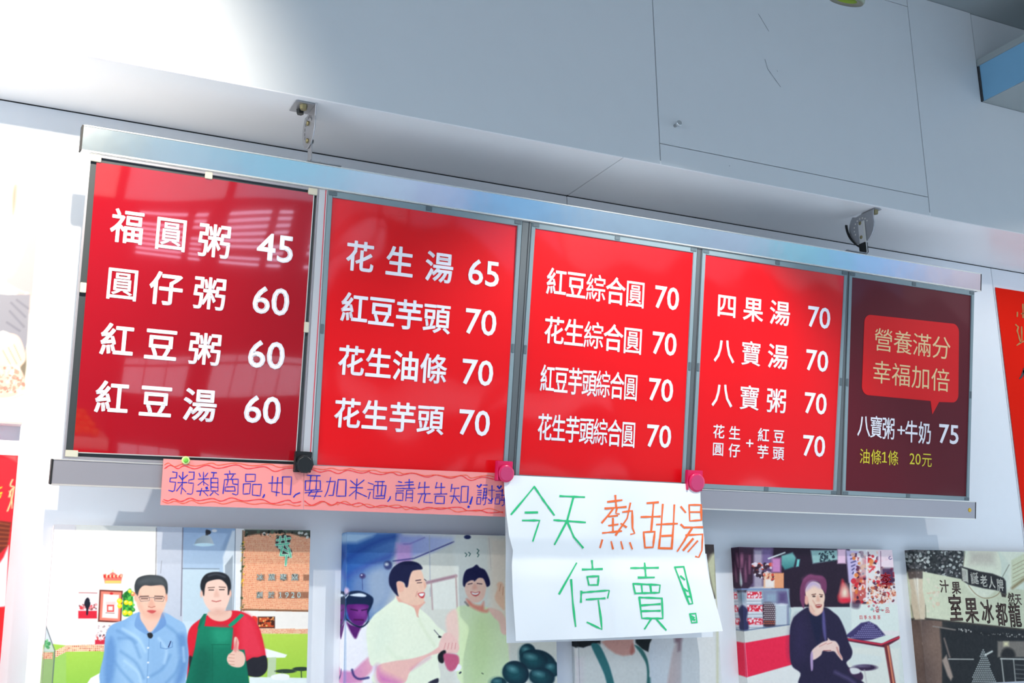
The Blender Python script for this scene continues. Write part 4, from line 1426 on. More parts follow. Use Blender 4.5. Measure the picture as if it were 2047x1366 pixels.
# the tank-top man
c2.poly('1040,800 1110,770 1180,760 1290,790 1380,820 1420,900 1425,1366 1080,1366 1050,1100 1010,960', (228, 244, 196), 2)
c2.poly('1200,860 1300,900 1330,1200 1250,1366 1150,1366 1130,1100', (206, 232, 160), 18, a=.6)
c2.poly('1290,790 1390,820 1430,900 1430,990 1390,980 1370,900 1330,860', (248, 206, 190), 2)
c2.poly('970,850 1040,800 1060,900 1060,1050 1010,1060 970,960', (250, 214, 200), 3)
c2.poly('1340,700 1360,640 1355,610 1375,590 1400,600 1412,640 1415,800 1380,780 1350,740', (250, 206, 176), 2)
c2.line('1385,610 1375,660', 4, (214, 150, 120), 1).line('1405,630 1400,690', 4, (214, 150, 120), 1)
c2.poly('1150,730 1180,760 1230,770 1255,740 1260,800 1290,800 1280,825 1220,815 1140,770 1120,720', (236, 150, 130), 3)
c2.poly('1110,590 1115,670 1150,730 1200,750 1250,720 1270,660 1275,590 1240,550 1150,560', (250, 206, 186), 1.6)
c2.poly('1095,610 1098,550 1120,500 1170,478 1200,458 1225,480 1265,500 1295,560 1303,610 1280,628 1268,600 1250,565 1215,560 1185,585 1175,578 1150,580 1120,600 1108,628', (24, 24, 70), 1.4)
c2.line('1135,608 1165,602', 6, (60, 30, 50), 1, True).line('1205,602 1240,606', 6, (60, 30, 50), 1, True)
c2.poly('1178,610 1192,610 1205,640 1185,648 1168,640', (240, 170, 150), 3, a=.8)
c2.poly('1155,665 1190,672 1225,665 1215,690 1190,700 1165,688', (206, 70, 70), 1.2).poly('1162,670 1190,676 1218,670 1210,684 1190,690 1168,684', (255, 250, 245), 1)
c2.line('1112,745 1135,772', 9, (120, 110, 110), 2)
# the man in the white shirt
c2.poly('355,960 400,860 470,800 560,730 600,700 740,780 830,850 900,930 960,980 985,1060 920,1080 905,1200 880,1366 420,1366 440,1240 390,1230 370,1150', (246, 252, 226), 1.6)
c2.poly('400,900 500,820 560,900 520,1100 420,1180 380,1100', (232, 244, 222), 18, a=.6)
c2.line('760,880 800,960 880,1080', 10, (226, 236, 200), 4, True, a=.6).line('520,1100 600,1180 760,1200', 14, (226, 238, 208), 6, True, a=.6)
c2.line('730,800 755,862', 5, (214, 180, 160), 1)
c2.poly('440,1240 560,1200 700,1180 830,1140 920,1080 960,1050 1050,1060 1060,1110 1010,1135 900,1140 800,1180 690,1280 640,1366 460,1366', (250, 196, 186), 1.6)
c2.poly('440,1240 470,1290 620,1366 460,1366', (214, 110, 190), 10, a=.8)
c2.line('700,1260 840,1170', 10, (226, 140, 180), 5, a=.6)
c2.poly('940,1000 970,980 1010,990 1050,1040 1065,1090 1050,1135 1000,1130 940,1120 910,1080', (252, 206, 196), 1.6)
for q in range(4):
    c2.line([(950 + q * 28, 1105), (962 + q * 26, 1060)], 3.5, (226, 140, 140), 1)
c2.poly('905,1150 945,1115 965,1130 945,1210 910,1200', (20, 22, 30), 1.4)
c2.poly('945,1150 1000,1140 1060,1160 1060,1230 1010,1275 970,1250', (206, 96, 130), 2)
c2.poly('1040,1260 1060,1220 1085,1240 1070,1270 1030,1275', (250, 250, 250), 1.2)
c2.line('875,960 918,1010', 5, (30, 30, 60), 1, a=.8).ell(918, 1012, 12, 8, (20, 22, 30), 1)
c2.poly('590,690 600,740 640,750 720,790 745,860 760,800 790,765 800,740 700,700', (246, 180, 160), 1.6)
c2.poly('600,600 640,640 660,560 700,500 770,500 795,560 812,600 808,640 795,665 800,700 790,750 740,770 680,760 620,730 590,690 585,640', (252, 206, 180), 1.4)
c2.poly('528,600 530,540 560,480 620,440 680,430 740,440 775,465 783,492 740,498 705,510 685,560 672,625 655,628 645,600 610,585 590,600 592,660 600,700 575,680 545,640', (22, 26, 66), 1.4)
c2.poly('585,600 605,585 640,600 645,640 630,665 600,660', (250, 190, 166), 1.4)
c2.line('735,580 770,575', 7, (60, 30, 50), 1).line('745,598 778,595', 5, (60, 34, 50), 1).line('800,570 812,580', 5, (50, 30, 50), 1)
c2.poly('795,590 815,620 800,640', (246, 186, 160), 1.4)
c2.poly('750,680 800,672 795,710 770,712', (206, 60, 70), 1.2).poly('758,682 796,678 788,698 770,700', (255, 252, 248), 1)
c2.line('745,665 735,700', 4, (226, 150, 140), 1.5)
# dark melons
for q in ((1590, 1130, 62, 66, .3), (1700, 1200, 120, 78, .5), (1640, 1190, 110, 78, .2), (1780, 1260, 60, 60, 0), (1700, 1320, 100, 70, .2), (1500, 1290, 104, 92, .4), (1370, 1366, 60, 44, 0)):
    c2.ell(q[0], q[1], q[2], q[3], (10, 40, 56), 1.5, q[4])
    c2.ell(q[0] - q[2] * .1, q[1] + q[3] * .05, q[2] * .7, q[3] * .68, (26, 84, 92), 9, q[4])
    c2.ell(q[0] - q[2] * .25, q[1] - q[3] * .35, q[2] * .3, q[3] * .2, (110, 170, 172), 5, q[4])
c2.line('1240,1290 1250,1296', 6, (60, 80, 60), 1).line('1070,1290 1078,1284', 12, (30, 40, 60), 1)
c2.poly('830,1366 860,1345 905,1330 900,1366', (40, 40, 60), 1.4)
c2.rect(180, 205, 200, 1366, (110, 160, 214), 1.5, a=.35)
c2.grain(1.5, 3)
c2.build('c2', 'canvas photo of a white shirted man beside a man in a pale tank top', M['cblue'])

# ---- canvas 3: mostly hidden by the white notice -----------------------------------
E3 = (1130, 1240, 6.397)
c3 = Print(1.689, 2.176, 1.40, 1.845, 0.0014, E3, (226, 226, 222))
c3.T = (1380, 1000, 4.555)
c3.rect(-900, 380, 230, 900, (76, 66, 66), 1)
c3.poly('100,400 215,400 215,470 180,540 150,580 100,560', (84, 72, 70), 2, smooth=False)
c3.poly('150,580 190,500 230,470 240,900 200,820', (206, 206, 170), 4, smooth=False)
c3.T = E3
c3.rect(100, -200, 1990, 900, (226, 226, 222), 2)
c3.rect(100, -200, 450, 330, (26, 30, 32), 2)
c3.poly('870,-200 1130,-200 1110,250 1080,300 1063,410 980,370 900,300', (24, 32, 34), 1.5, smooth=False)
c3.poly('115,800 120,460 150,360 230,350 320,330 420,300 500,330 900,300 1000,400 1060,560 1070,900 115,900', (236, 234, 226), 3, smooth=False)
c3.poly('110,-200 440,-200 435,260 400,300 320,320 230,355 150,340 110,480', (22, 26, 30), 1.5, smooth=False)
c3.rect(112, 480, 240, 900, (238, 226, 224), 6, a=.8)
c3.poly('460,280 620,200 880,200 870,290 885,400 850,445 740,460 640,430 540,360', (222, 164, 150), 2.5, smooth=False)
c3.poly('860,300 885,400 850,440 830,400', (196, 118, 106), 3)
c3.poly('330,320 400,300 450,340 520,480 580,640 640,900 560,900 500,700 420,520', (54, 122, 124), 1.6)
c3.poly('885,320 980,370 1050,500 1075,640 1075,720 1098,750 1090,900 1040,900 1045,700 1030,560 960,430', (58, 116, 112), 1.6)
c3.poly('1110,240 1400,200 1900,200 1960,900 1100,900 1080,600 1070,420', (224, 228, 232), 3, smooth=False, col2=(232, 230, 224), g=(1, 0))
c3.poly('1390,200 1500,200 1485,280 1490,420 1480,900 1290,900 1330,640 1370,420 1410,290', (214, 190, 186), 3, smooth=False, col2=(206, 196, 196), g=(1, 0))
c3.poly('1390,205 1500,210 1480,290 1470,390 1440,400 1440,300 1400,280', (130, 100, 112), 4, smooth=False, a=.8)
c3.rect(1930, -300, 1960, 900, (206, 204, 160), 2, a=.6)
c3.grain(2.0, 4)
c3.build('c3', 'canvas photo largely hidden behind the white notice, showing white shirts and a tie', M['cgrey'])

# ---- canvas 4: old man at the stall -------------------------------------------------
E4 = (1430, 1060, 4.465)
c4 = Print(2.2705, 2.904, 1.40, 1.8395, 0.0013, E4, (222, 228, 220))
c4.rect(500, 150, 1200, 690, (40, 24, 44), 1.5)
c4.poly('200,150 520,155 500,500 200,520', (96, 74, 110), 2, smooth=False)
c4.poly('200,150 345,160 335,470 290,530 200,530', (58, 34, 56), 2, smooth=False)
for q in ((215, 330, 30, 130), (265, 350, 30, 140), (300, 290, 26, 120), (230, 250, 40, 90)):
    c4.ell(q[0], q[1], q[2], q[3], (66, 34, 58), 2)
    c4.ell(q[0] + 6, q[1] + 20, q[2] * .3, q[3] * .6, (190, 120, 150), 2.5, a=.7)
c4.poly('215,350 240,480 200,520 195,420', (196, 210, 208), 2)
c4.rect(345, 180, 420, 520, (196, 186, 200), 3, a=.8)
c4.rect(420, 170, 500, 330, (130, 110, 160), 4, a=.8)
c4.speckle('330,300 500,300 500,420 330,420', [(60, 30, 40), (230, 90, 70), (240, 230, 236), (40, 20, 40)], 14, 60, 4)
c4.poly('590,230 690,200 720,250 700,330 620,355 590,310', (134, 196, 190), 2, smooth=False, col2=(60, 130, 130), g=(0, 1))
c4.line('475,255 620,202', 13, (226, 240, 236), 1.2)
c4.poly('730,260 755,262 745,325 720,330', (120, 206, 200), 1.5, smooth=False)
c4.rect(505, 250, 585, 380, (226, 150, 206), 3, a=.9)
c4.rect(430, 385, 610, 520, (244, 190, 150), 1.5)
for q in range(7):
    c4.line([(535 + q * 12, 385), (535 + q * 12, 520)], 4, (240, 120, 60), .8)
c4.rect(445, 440, 525, 515, (250, 236, 226), 2)
c4.speckle('430,390 530,390 530,450 430,450', [(220, 80, 60), (90, 30, 40), (250, 220, 200)], 9, 30, 9)
# glass case
c4.rect(195, 525, 660, 900, (150, 170, 184), 2)
c4.rect(195, 540, 280, 880, (190, 196, 206), 2)
c4.rect(430, 545, 650, 860, (130, 128, 160), 3)
c4.rect(200, 535, 280, 560, (60, 46, 60), 2)
for r_ in range(3):
    y_ = 550 + r_ * 118
    c4.rect(278, y_, 425 if r_ else 412, y_ + 110, (222, 224, 228), 1.2)
    c4.rect(180, y_, 215, y_ + 112, (226, 206, 206), 1.2)
    c4.rect(284, y_ + 2, 425 if r_ else 412, y_ + 62, (228, 44, 66), 1.2)
    c4.rect(180, y_ + 4, 205, y_ + 56, (226, 60, 76), 1.2)
    c4.speckle([(290, y_ + 5), (420, y_ + 5), (420, y_ + 58), (290, y_ + 58)], [(255, 250, 250), (250, 226, 230)], 8, 26, r_)
    c4.line([(280, y_ + 64), (425, y_ + 62)], 4, (250, 250, 252), 1)
    c4.line([(280, y_ + 86), (425, y_ + 84)], 5, (150, 156, 168), 1)
c4.poly('205,700 230,670 260,680 290,720 280,800 295,830 290,895 205,895 212,830 200,780', (52, 52, 92), 2)
c4.ell(235, 600, 34, 50, (130, 150, 166), 4)
c4.poly('425,660 480,640 520,660 545,720 545,850 440,862 428,800', (70, 46, 60), 1.5)
for a_ in range(7):
    for b_ in range(11):
        xx, yy = 436 + a_ * 17 + (b_ % 2) * 8, 655 + b_ * 18
        if xx < 545:
            c4.ell(xx, yy, 5, 5, (232, 220, 216) if b_ < 9 else (236, 120, 70), .8)
c4.rect(535, 665, 640, 850, (204, 214, 220), 2)
c4.ell(588, 665, 52, 12, (240, 246, 246), 1.2)
c4.rect(445, 560, 560, 650, (160, 184, 200), 6, a=.8)
c4.rect(560, 555, 640, 650, (90, 70, 120), 6, a=.8)
c4.line('195,528 640,528', 10, (120, 140, 190), 1.4)
c4.line('640,530 672,720 655,860', 8, (150, 176, 190), 1.4)
c4.line('195,905 660,845', 8, (90, 110, 140), 1.2)
c4.poly('195,915 660,850 740,850 740,920 265,1008 195,990', (226, 226, 218), 1.2, smooth=False)
c4.poly('190,995 265,1008 700,930 760,930 760,1180 285,1315 195,1300', (250, 36, 76), 1.2, smooth=False)
c4.poly('190,990 265,1008 290,1315 195,1300', (250, 52, 92), 1, smooth=False)
c4.line('266,1010 288,1315', 3, (255, 160, 180), .8)
c4.poly('190,1300 285,1318 760,1190 800,1200 800,1400 190,1400', (240, 238, 232), 1.2, smooth=False)
# right side: hanging decorations
c4.poly('850,180 1090,180 1095,265 870,300', (150, 190, 186), 2, smooth=False)
c4.speckle('930,185 1070,185 1070,280 930,285', [(24, 36, 50), (40, 60, 70)], 9, 40, 12)
c4.rect(1090, 170, 1165, 300, (240, 200, 222), 2)
c4.poly('1165,180 1290,190 1250,470 1190,470', (206, 190, 226), 2, smooth=False)
for i_ in range(6):
    c4.line([(1205 + i_ * 4, 225 + i_ * 33), (1262 - i_ * 6, 212 + i_ * 33)], 9, (60, 54, 110), 1.5)
c4.rect(1285, 170, 1640, 1000, (238, 232, 228), 2)
c4.poly('1225,500 1300,300 1310,200 1350,200 1350,690 1230,690', (200, 60, 56), 4, smooth=False, a=.8)
c4.speckle('1225,200 1610,200 1610,655 1235,655', [(222, 36, 50), (240, 130, 60), (52, 24, 50), (250, 240, 240), (90, 30, 60), (250, 200, 180)], 17, 210, 5)
c4.rect(1290, 170, 1350, 420, (226, 226, 230), 3, a=.6)
c4.rect(1450, 170, 1600, 330, (246, 222, 230), 2, a=.95)
c4.rect(1345, 180, 1360, 640, (250, 246, 246), 1.2, a=.9)
c4.line('1475,190 1478,430', 4, (120, 60, 90), 1).line('1560,236 1548,250 1560,262 1574,256', 5, (60, 50, 110), 1, True)
c4.rect(1485, 340, 1590, 490, (70, 36, 76), 3, a=.9)
c4.line('1375,330 1420,330 1375,375', 12, (226, 40, 60), 1.4)
c4.speckle('1365,490 1600,480 1610,650 1370,655', [(206, 100, 70), (250, 220, 200), (150, 60, 50), (250, 240, 230)], 12, 110, 15)
c4.poly('1090,600 1110,540 1130,440 1160,480 1190,540 1215,620 1180,640 1120,650', (206, 60, 70), 3).ell(1155, 560, 34, 60, (250, 226, 200), 6).ell(1160, 630, 50, 22, (236, 40, 66), 3)
c4.line('1205,470 1218,720', 10, (236, 226, 236), 1.4)
c4.rect(700, 690, 1215, 940, (216, 226, 220), 2)
c4.rect(1215, 660, 1640, 900, (230, 238, 228), 2)
c4.speckle('1360,670 1520,670 1520,730 1360,730', [(150, 190, 180), (200, 110, 120)], 8, 24, 6)
c4.poly('1220,690 1275,700 1290,660 1225,640', (60, 36, 66), 3, a=.7)
# pile on the table
c4.poly('1155,950 1240,880 1300,830 1370,815 1440,850 1505,925 1520,945 1400,980 1300,990', (66, 56, 106), 1.5, smooth=False)
for b_ in range(8):
    for a_ in range(20):
        xx, yy = 1195 + a_ * 17 + (b_ % 2) * 8, 832 + b_ * 18
        hw = (yy - 810) * 1.05
        if abs(xx - 1372) < hw and yy < 975:
            c4.ell(xx, yy, 5.5, 4.5, (156, 150, 196), .9)
c4.poly('1140,960 1480,1010 1640,945 1640,975 1510,1050 1480,1045 1140,985', (90, 24, 46), 1.2, smooth=False)
c4.poly('1380,990 1520,940 1600,945 1500,1015', (226, 236, 224), 1.5, smooth=False)
c4.line('1150,970 1480,1022 1640,960', 14, (214, 44, 72), 1.2)
c4.poly('1140,1040 1640,1060 1640,1400 1180,1400', (232, 234, 222), 3, smooth=False)
c4.line('1530,1040 1585,1366', 46, (120, 40, 44), 1.5).line('1540,1040 1590,1366', 14, (240, 150, 110), 1.5)
c4.poly('1195,1110 1470,1130 1440,1205 1225,1205', (226, 232, 224), 3)
c4.ell(1335, 1228, 105, 28, (50, 28, 64), 1.5).ell(1300, 1215, 60, 10, (180, 180, 200), 3, a=.6)
c4.line('1330,1250 1350,1366', 8, (190, 180, 180), 2, a=.8)
# the man
c4.poly('665,900 690,800 720,760 800,700 850,690 980,690 1060,740 1110,790 1160,900 1190,1000 1222,1080 1210,1140 1170,1190 1230,1270 1290,1330 1300,1400 780,1400 760,1280 690,1220 665,1120', (38, 30, 62), 1.5)
c4.poly('1180,1240 1240,1230 1310,1280 1315,1330 1280,1340 1210,1290', (60, 34, 70), 1.5).poly('1200,1235 1260,1232 1295,1255 1280,1280 1220,1285', (226, 226, 224), 1.5)
c4.poly('700,880 760,780 820,900 800,1100 740,1180 690,1100', (52, 40, 80), 16, a=.7)
c4.poly('850,730 960,700 970,760 930,1000 900,1000 860,850', (24, 26, 60), 3)
c4.poly('955,720 975,740 990,960 975,980 955,860', (92, 84, 140), 2)
c4.line('1070,1270 1190,1330 1240,1366', 22, (110, 96, 140), 4, a=.7)
c4.poly('860,1080 940,1010 1000,985 1005,965 1030,985 1075,995 1105,1040 1110,1090 1135,1140 1130,1165 1090,1120 1060,1085 1010,1085 960,1080 940,1120 870,1160', (248, 214, 200), 1.4)
c4.line('968,1078 1030,1075', 5, (150, 60, 60), 1).line('1000,1020 1040,1005', 4, (206, 130, 120), 1).line('1085,1050 1100,1100 1125,1140', 8, (190, 90, 80), 2, a=.7)
c4.line('930,1040 990,1010', 5, (220, 150, 140), 1.5)
c4.poly('850,1110 868,1090 872,1230 856,1255 848,1180', (190, 160, 200), 1.5)
c4.poly('835,690 850,740 900,770 950,740 965,700 960,650 860,650', (240, 190, 170), 1.5)
c4.poly('805,520 800,560 825,640 850,700 885,745 920,752 950,720 968,660 978,600 965,545 930,480 860,460', (250, 214, 190), 1.4)
c4.poly('785,600 800,585 825,600 830,650 815,668 795,650', (240, 180, 160), 1.4)
c4.poly('755,600 757,520 780,450 815,410 850,396 890,405 950,410 985,440 995,500 985,570 970,545 945,520 930,470 890,458 850,465 820,495 805,530 800,590 790,700 760,640', (122, 58, 96), 1.4)
c4.poly('810,540 820,480 870,455 925,480 935,520 880,500 830,530', (190, 170, 210), 4, a=.8)
c4.line('790,440 850,410 940,425', 20, (150, 84, 124), 5, True, a=.7)
c4.line('862,578 895,572', 7, (110, 60, 50), 1, True).line('930,575 958,580', 7, (110, 60, 50), 1, True)
c4.ell(880, 592, 12, 7, (60, 34, 34), 1.2).ell(945, 594, 10, 7, (60, 34, 34), 1.2)
c4.poly('908,590 920,590 935,630 915,642 900,630', (236, 176, 150), 2.5, a=.8)
c4.line('870,630 890,665 900,690', 5, (214, 140, 116), 2, True, a=.8)
c4.poly('895,672 920,664 950,668 940,690 910,696', (170, 70, 64), 1.4).line('905,676 940,672', 5, (250, 240, 230), 1)
c4.line('850,680 880,725', 6, (226, 150, 130), 2.5, a=.7)
c4.grain(1.5, 5)
r4_, f4, o4 = c4.build('c4', 'canvas photo of an old man in dark coat and hat beside a fruit stall', M['cdark'])
c4.text(f4, o4, [('李', 1525, 452, 92, 112)], M['pred'], 0.03)
c4.text(f4, o4, [(ch, 1300 + i * 40, 780, 30, 32) for i, ch in enumerate('四季水果茶')] + [('品', 1535, 715, 42, 42), ('日', 1447, 712, 34, 40), ('一', 1492, 715, 34, 30)], M['pred'])

# ---- canvas 5: old shop front -------------------------------------------------------
E5 = (1747, 1066, 4.553)
c5 = Print(3.000, 3.62, 1.40, 1.842, 0.0015, E5, (40, 42, 42))
c5.rect(340, 140, 820, 420, (50, 52, 52), 1)
c5.speckle('345,150 820,150 820,400 500,370 345,360', [(24, 28, 30), (110, 106, 106), (70, 70, 72), (210, 214, 206)], 12, 240, 8)
c5.speckle('420,180 500,180 500,280 420,300', [(226, 230, 222), (160, 160, 156)], 12, 12, 3)
c5.rect(340, 340, 450, 425, (120, 100, 92), 4, a=.8)
c5.rect(345, 415, 470, 790, (226, 206, 176), 1.5)
c5.line('395,420 400,780', 16, (250, 242, 224), 2.5)
c5.rect(340, 790, 620, 1400, (76, 60, 56), 2, col2=(130, 104, 90), g=(1, 0))
c5.ell(540, 1000, 90, 120, (140, 112, 96), 22, a=.8)
c5.rect(395, 790, 425, 1400, (160, 136, 120), 4, a=.8)
c5.ell(425, 1010, 12, 14, (240, 210, 190), 3)
c5.poly('600,860 1400,860 1400,1400 650,1400', (32, 34, 36), 3, smooth=False)
c5.poly('820,150 1400,150 1400,700 1190,560 820,400', (226, 234, 214), 2, smooth=False)
# the sign
c5.poly('443,350 800,420 870,470 1190,540 1210,500 1380,520 1380,900 1366,880 470,780 470,660 443,520', (228, 230, 198), 1.2, smooth=False, col2=(214, 218, 186), g=(1, 0))
c5.poly('1140,160 1230,280 1200,540 1280,500 1380,380 1380,150', (238, 242, 220), 4, smooth=False)
c5.poly('1250,250 1380,180 1380,430 1280,500 1250,480', (222, 226, 190), 2, smooth=False)
for i_ in range(5):
    c5.line([(1265, 300 + i_ * 36), (1370, 245 + i_ * 36)], 4, (170, 160, 120), 1.2)
c5.line('1170,400 1230,290', 5, (120, 120, 100), 1.2).line('1260,500 1380,410', 22, (150, 130, 90), 3)
# plain oval board behind the ribbon of the sign
c5.ell(985, 330, 175, 260, (238, 240, 214), 1.5)
c5.line('862,480 920,550 990,590 1060,590 1120,565 1150,530', 5, (150, 120, 80), 1, True)
c5.rect(870, 165, 1095, 285, (190, 176, 164), 8, a=.55)
c5.line('830,170 815,300', 4, (150, 140, 110), 1)
c5.poly('785,300 960,350 1080,370 1180,410 1200,440 1205,560 1165,550 1140,525 1000,505 860,470 800,430', (40, 38, 40), 1.4, smooth=False)
c5.poly('797,315 853,335 860,455 805,425', (214, 216, 196), 1.2, smooth=False)
c5.poly('1155,545 1205,560 1200,586 1165,580', (60, 50, 44), 1.2, smooth=False)
c5.line('470,660 475,780', 5, (150, 140, 110), 1)
c5.speckle('490,400 590,420 590,760 490,740', [(234, 206, 176), (240, 232, 206)], 14, 22, 3)
c5.line('470,780 1370,880', 14, (60, 52, 46), 1.5)
c5.line('690,880 1370,960', 24, (24, 24, 26), 3, a=.7)
c5.line('540,850 740,882', 12, (150, 140, 130), 1.5)
c5.speckle('770,870 890,880 890,905 770,900', [(220, 216, 206)], 5, 26, 4)
c5.speckle('950,900 1366,925 1366,955 950,925', [(214, 210, 200), (120, 118, 110)], 5, 70, 6)
c5.line('680,1148 905,1150', 9, (206, 206, 196), 1.2)
c5.poly('620,1160 660,1110 720,1310 700,1345 670,1300', (170, 150, 136), 2, smooth=False)
c5.line('640,960 690,1130', 12, (150, 130, 120), 2)
for b_ in range(17):
    for a_ in range(-12, 13):
        yy = 1065 + b_ * 19
        xx = 995 + a_ * 17 + (b_ % 2) * 8
        if abs(xx - 998) < (yy - 1040) * .36:
            c5.ell(xx, yy, 6, 6, (206, 212, 206), 1.2)
c5.line('1015,1110 1075,1078', 16, (226, 230, 220), 1.4)
c5.rect(1125, 985, 1400, 1130, (130, 122, 112), 2)
c5.rect(1180, 990, 1225, 1030, (236, 226, 180), 3)
c5.poly('1165,1130 1170,1070 1215,1045 1270,1070 1280,1130', (30, 28, 28), 3)
c5.line('1155,1145 1400,1150', 12, (214, 214, 204), 1.4).line('1160,1145 1185,1366', 10, (200, 200, 190), 1.4).line('1270,1150 1290,1366', 8, (200, 200, 190), 1.4)
for i_ in range(5):
    c5.line([(1290, 1200 + i_ * 40), (1400, 1208 + i_ * 40)], 5, (130, 130, 126), 1.4)
c5.grain(3.0, 6)
r5, f5, o5 = c5.build('c5', 'black and white canvas photo of an old shop front with a long sign', M['cgrey'])
c5.text(f5, o5, [('室', 742, 682, 124, 190), ('果', 888, 700, 124, 182), ('冰', 1030, 715, 112, 165), ('都', 1163, 738, 104, 160), ('龍', 1283, 750, 112, 160),
                 ('汁', 640, 485, 84, 90), ('果', 748, 498, 84, 90), ('然', 1250, 600, 62, 84), ('天', 1312, 604, 62, 80)], M['pbrown'], 0.022)
c5.text(f5, o5, [('聖', 826, 388, 46, 84), ('誕', 916, 412, 74, 84), ('老', 1000, 436, 66, 84), ('人', 1072, 450, 62, 84), ('牌', 1148, 472, 62, 84)], M['pwhite'], 0.022)

# ---- canvas 0: hands over a plate, at the left edge ---------------------------------
c0 = Print(-0.36, 0.1855, 2.093, 2.7265, 0.0022, (0, 320, 4.555), (255, 248, 232))
c0.poly('-200,50 150,120 125,300 60,1100 -200,1100', (240, 226, 196), 3, smooth=False)
c0.poly('150,122 395,152 300,1240 160,1180 50,1120 70,800 130,400', (206, 170, 170), 3, smooth=False)
c0.poly('200,130 290,140 250,600 120,1000 60,1000 90,700', (226, 204, 190), 10, a=.8)
c0.poly('125,240 150,225 140,400 115,500 110,350', (206, 130, 112), 4)
c0.line('150,150 148,205', 18, (226, 200, 206), 4)
c0.poly('155,1180 300,1220 290,1270 280,1400 140,1400 150,1300', (214, 184, 172), 3, smooth=False)
c0.line('245,1215 160,1300', 12, (244, 226, 224), 3)
c0.T = (0, 600, 1.783)
c0.poly('-60,-30 28,-20 108,-20 98,150 80,235 60,135 25,115 10,110 -60,140', (146, 144, 152), 2, smooth=False)
for st_ in ('40,10 90,60', '35,40 85,95', '25,80 70,110', '60,0 100,30'):
    c0.line(st_, 7, (112, 110, 122), 2, a=.6)
c0.poly('-60,100 10,130 30,118 65,130 84,170 90,215 78,240 50,235 30,230 -60,260', (250, 206, 186), 1.5)
for st_ in ('30,170 60,228', '10,180 40,235', '50,160 75,215'):
    c0.line(st_, 3, (226, 150, 130), 1)
c0.poly('72,240 90,215 92,170 95,230 84,300 78,260', (130, 118, 100), 2)
c0.poly('-60,250 0,236 40,236 78,258 90,296 84,335 -60,350', (246, 196, 176), 2)
c0.speckle('-50,250 0,240 45,240 75,262 86,300 80,326 -50,340', [(255, 226, 210), (236, 150, 130), (250, 206, 190), (222, 130, 112)], 6, 150, 3)
c0.poly('-60,345 30,350 86,320 88,332 60,352 -60,372', (255, 244, 236), 1)
c0.line('-60,360 30,356 84,336', 4, (214, 180, 166), 1.2)
c0.poly('-60,362 40,356 88,340 84,440 -60,440', (252, 230, 220), 2, smooth=False)
c0.line('-60,432 80,440', 5, (206, 180, 176), 1.2)
c0.build('c0', 'pale canvas photo of hands over a plate of food at the left edge', M['cbody'])

# ---- lower left poster --------------------------------------------------------------
c6 = Print(-0.36, 0.183, 1.40, 2.018, 0.0022, (0, 850, 2.648), (228, 40, 52))
c6.poly('-100,160 90,160 90,185 -100,165', (196, 30, 44), 2, smooth=False)
c6.poly('20,160 90,160 88,195', (240, 90, 90), 3, smooth=False)
c6.poly('-200,480 60,515 40,640 0,680 -200,700', (110, 44, 32), 2, smooth=False)
for i_ in range(6):
    c6.line([(-60, 510 + i_ * 26), (50, 528 + i_ * 22)], 6, (176, 84, 52), 1.5, a=.8)
c6.poly('45,640 20,700 -20,760 -100,980 30,960', (246, 240, 240), 2, smooth=False)
c6.poly('-200,960 20,965 10,1140 -200,1200', (228, 36, 40), 2, smooth=False)
c6.line('66,290 55,320 75,330 60,345 48,380', 8, (244, 206, 150), 1, True).line('72,340 60,400 40,455', 8, (244, 206, 150), 1, True).line('50,350 62,400 64,440', 6, (244, 206, 150), 1, True)
c6.line('-10,340 8,330', 7, (240, 214, 60), 1).line('-10,365 8,360', 9, (240, 214, 60), 1).line('0,385 5,370', 6, (240, 214, 60), 1)
c6.build('c6', 'red canvas print with gold brush writing at the lower left edge', M['pred'])


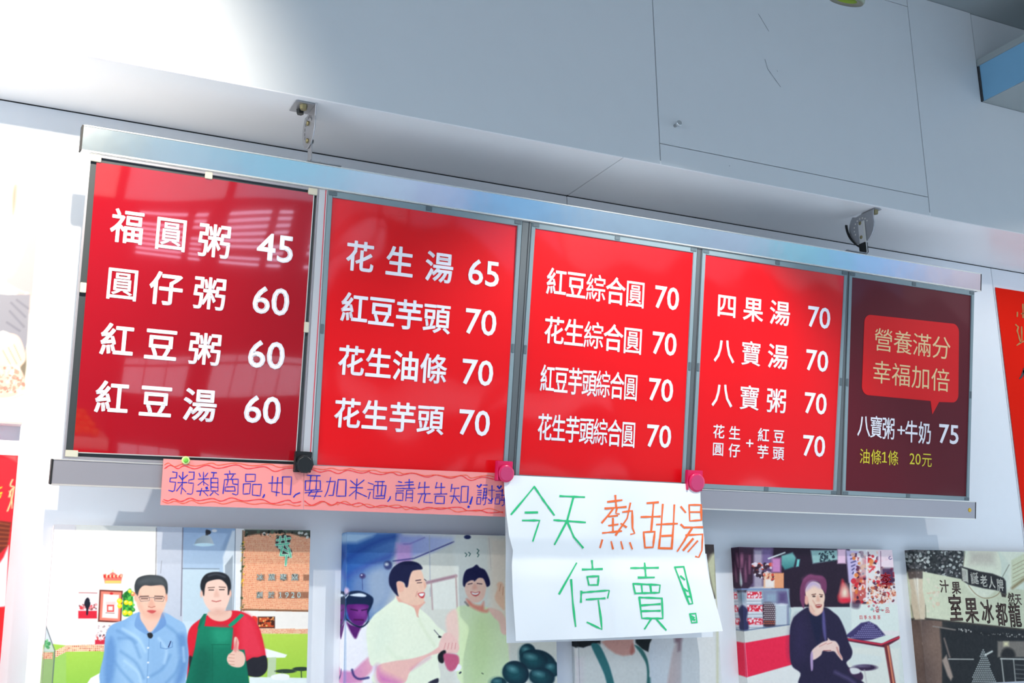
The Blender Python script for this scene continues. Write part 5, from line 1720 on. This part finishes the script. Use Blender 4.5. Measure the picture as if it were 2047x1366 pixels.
# ------------------------------------------------------------------ the far side of the lane, seen only as reflections
M['tile'] = mat('white_tile', (252, 252, 255), 0.3)
M['glowline'] = mat('added_glow_menu_line', (255, 250, 255), 0.5, emit=(226, 216, 255), emis=3.0)  # glow added to the menu rows so they mirror brightly in the sign
fac = box('wall_opposite', -9, 18, -7.6, -7.4, 0, 5.2, mat('far_wall_render', (84, 76, 80), 0.8, noise=0.2, nscale=1.5))
fac['kind'] = 'structure'
for i, (x0, x1, z0, z1, c) in enumerate([
        (-1.0, 1.5, 3.0, 5.0, (222, 218, 196)), (1.6, 2.6, 3.0, 5.0, (200, 218, 218)), (2.7, 3.9, 3.0, 5.0, (152, 205, 214)), (4.0, 4.8, 3.0, 5.0, (214, 218, 224)),
        (4.9, 5.5, 3.0, 5.0, (204, 191, 211)), (5.6, 6.9, 3.0, 5.0, (125, 183, 216)), (7.0, 9.2, 3.0, 5.0, (183, 194, 200)), (9.3, 10.0, 3.0, 5.0, (211, 194, 205)),
        (10.1, 11.2, 3.0, 5.0, (125, 196, 194)), (11.3, 12.8, 3.0, 5.0, (139, 174, 213)), (12.9, 15.5, 3.0, 5.0, (218, 180, 174)),
        (4.6, 9.0, 0.2, 1.2, (150, 96, 84)), (-4.0, 0.2, 0.2, 1.3, (226, 150, 96))]):
    box('shop_board', x0, x1, -7.4, -7.25 - 0.03 * (i % 3), z0, z1, mat('board_paint', c, 0.6), fac, 0.01)
for row, z in enumerate(np.linspace(2.36, 2.86, 9)):
    for x0, x1 in ((1.45, 1.85), (1.92, 2.02), (2.2, 2.55), (2.62, 2.74), (2.95, 3.15), (3.22, 3.34)):
        if (row * 7 + int(x0 * 10)) % 9 == 0:
            continue
        box('added_glow_menu_line', x0 * 1.22, x1 * 1.22, -7.2, -7.19, z - 0.012, z + 0.016, M['glowline'], fac)
# the white tiled counter and its crate of oranges, mirrored in the glossy signs
ctr = tag(empty('tiled_counter', (0, -5.0, 0)), 'white tiled counter across the lane mirrored in the two left signs', 'counter')
box('counter_body', 1.5, 6.6, -0.5, -0.03, 0.0, 1.46, M['gap'], ctr)
for i in range(26):
    x = 1.56 + i * 0.19
    if i in (3, 10, 17):
        continue
    box('counter_tile', x, x + 0.178, -0.03, 0.0, 1.435, 1.485, M['tile'], ctr, 0.003)
    box('counter_tile', x, x + 0.178, -0.03, 0.0, 1.17, 1.415, M['tile'], ctr, 0.003)
    box('counter_tile', x, x + 0.178, -0.03, 0.0, 0.50, 0.62, M['tile'], ctr, 0.003)
me_o = None
crate = tag(box('orange_crate', 0.45, 1.46, -5.4, -4.95, 0.55, 0.66, M['clear']), 'shallow crate heaped with oranges mirrored at the lower left of the first sign', 'crate')
bm = bmesh.new()
rr = random.Random(5)
for r_ in range(4):
    for q in range(12 - r_):
        bmesh.ops.create_icosphere(bm, subdivisions=2, radius=0.045, matrix=Matrix.Translation((0.5 + q * 0.076 + r_ * 0.04, -5.0 - r_ * 0.05, 0.716 + r_ * 0.055 + rr.uniform(-.008, .008))))
mo = bpy.data.meshes.new('orange_heap')
bm.to_mesh(mo)
bm.free()
mo.polygons.foreach_set('use_smooth', [True] * len(mo.polygons))
oh = link('orange_heap', mo, mat('orange_peel', (250, 130, 30), 0.5))
oh['kind'] = 'stuff'
oh['label'] = 'heap of oranges mirrored at the lower left of the first sign'
box('stall_table', 0.35, 1.47, -5.5, -4.9, 0.0, 0.55, M['couplet'], crate)
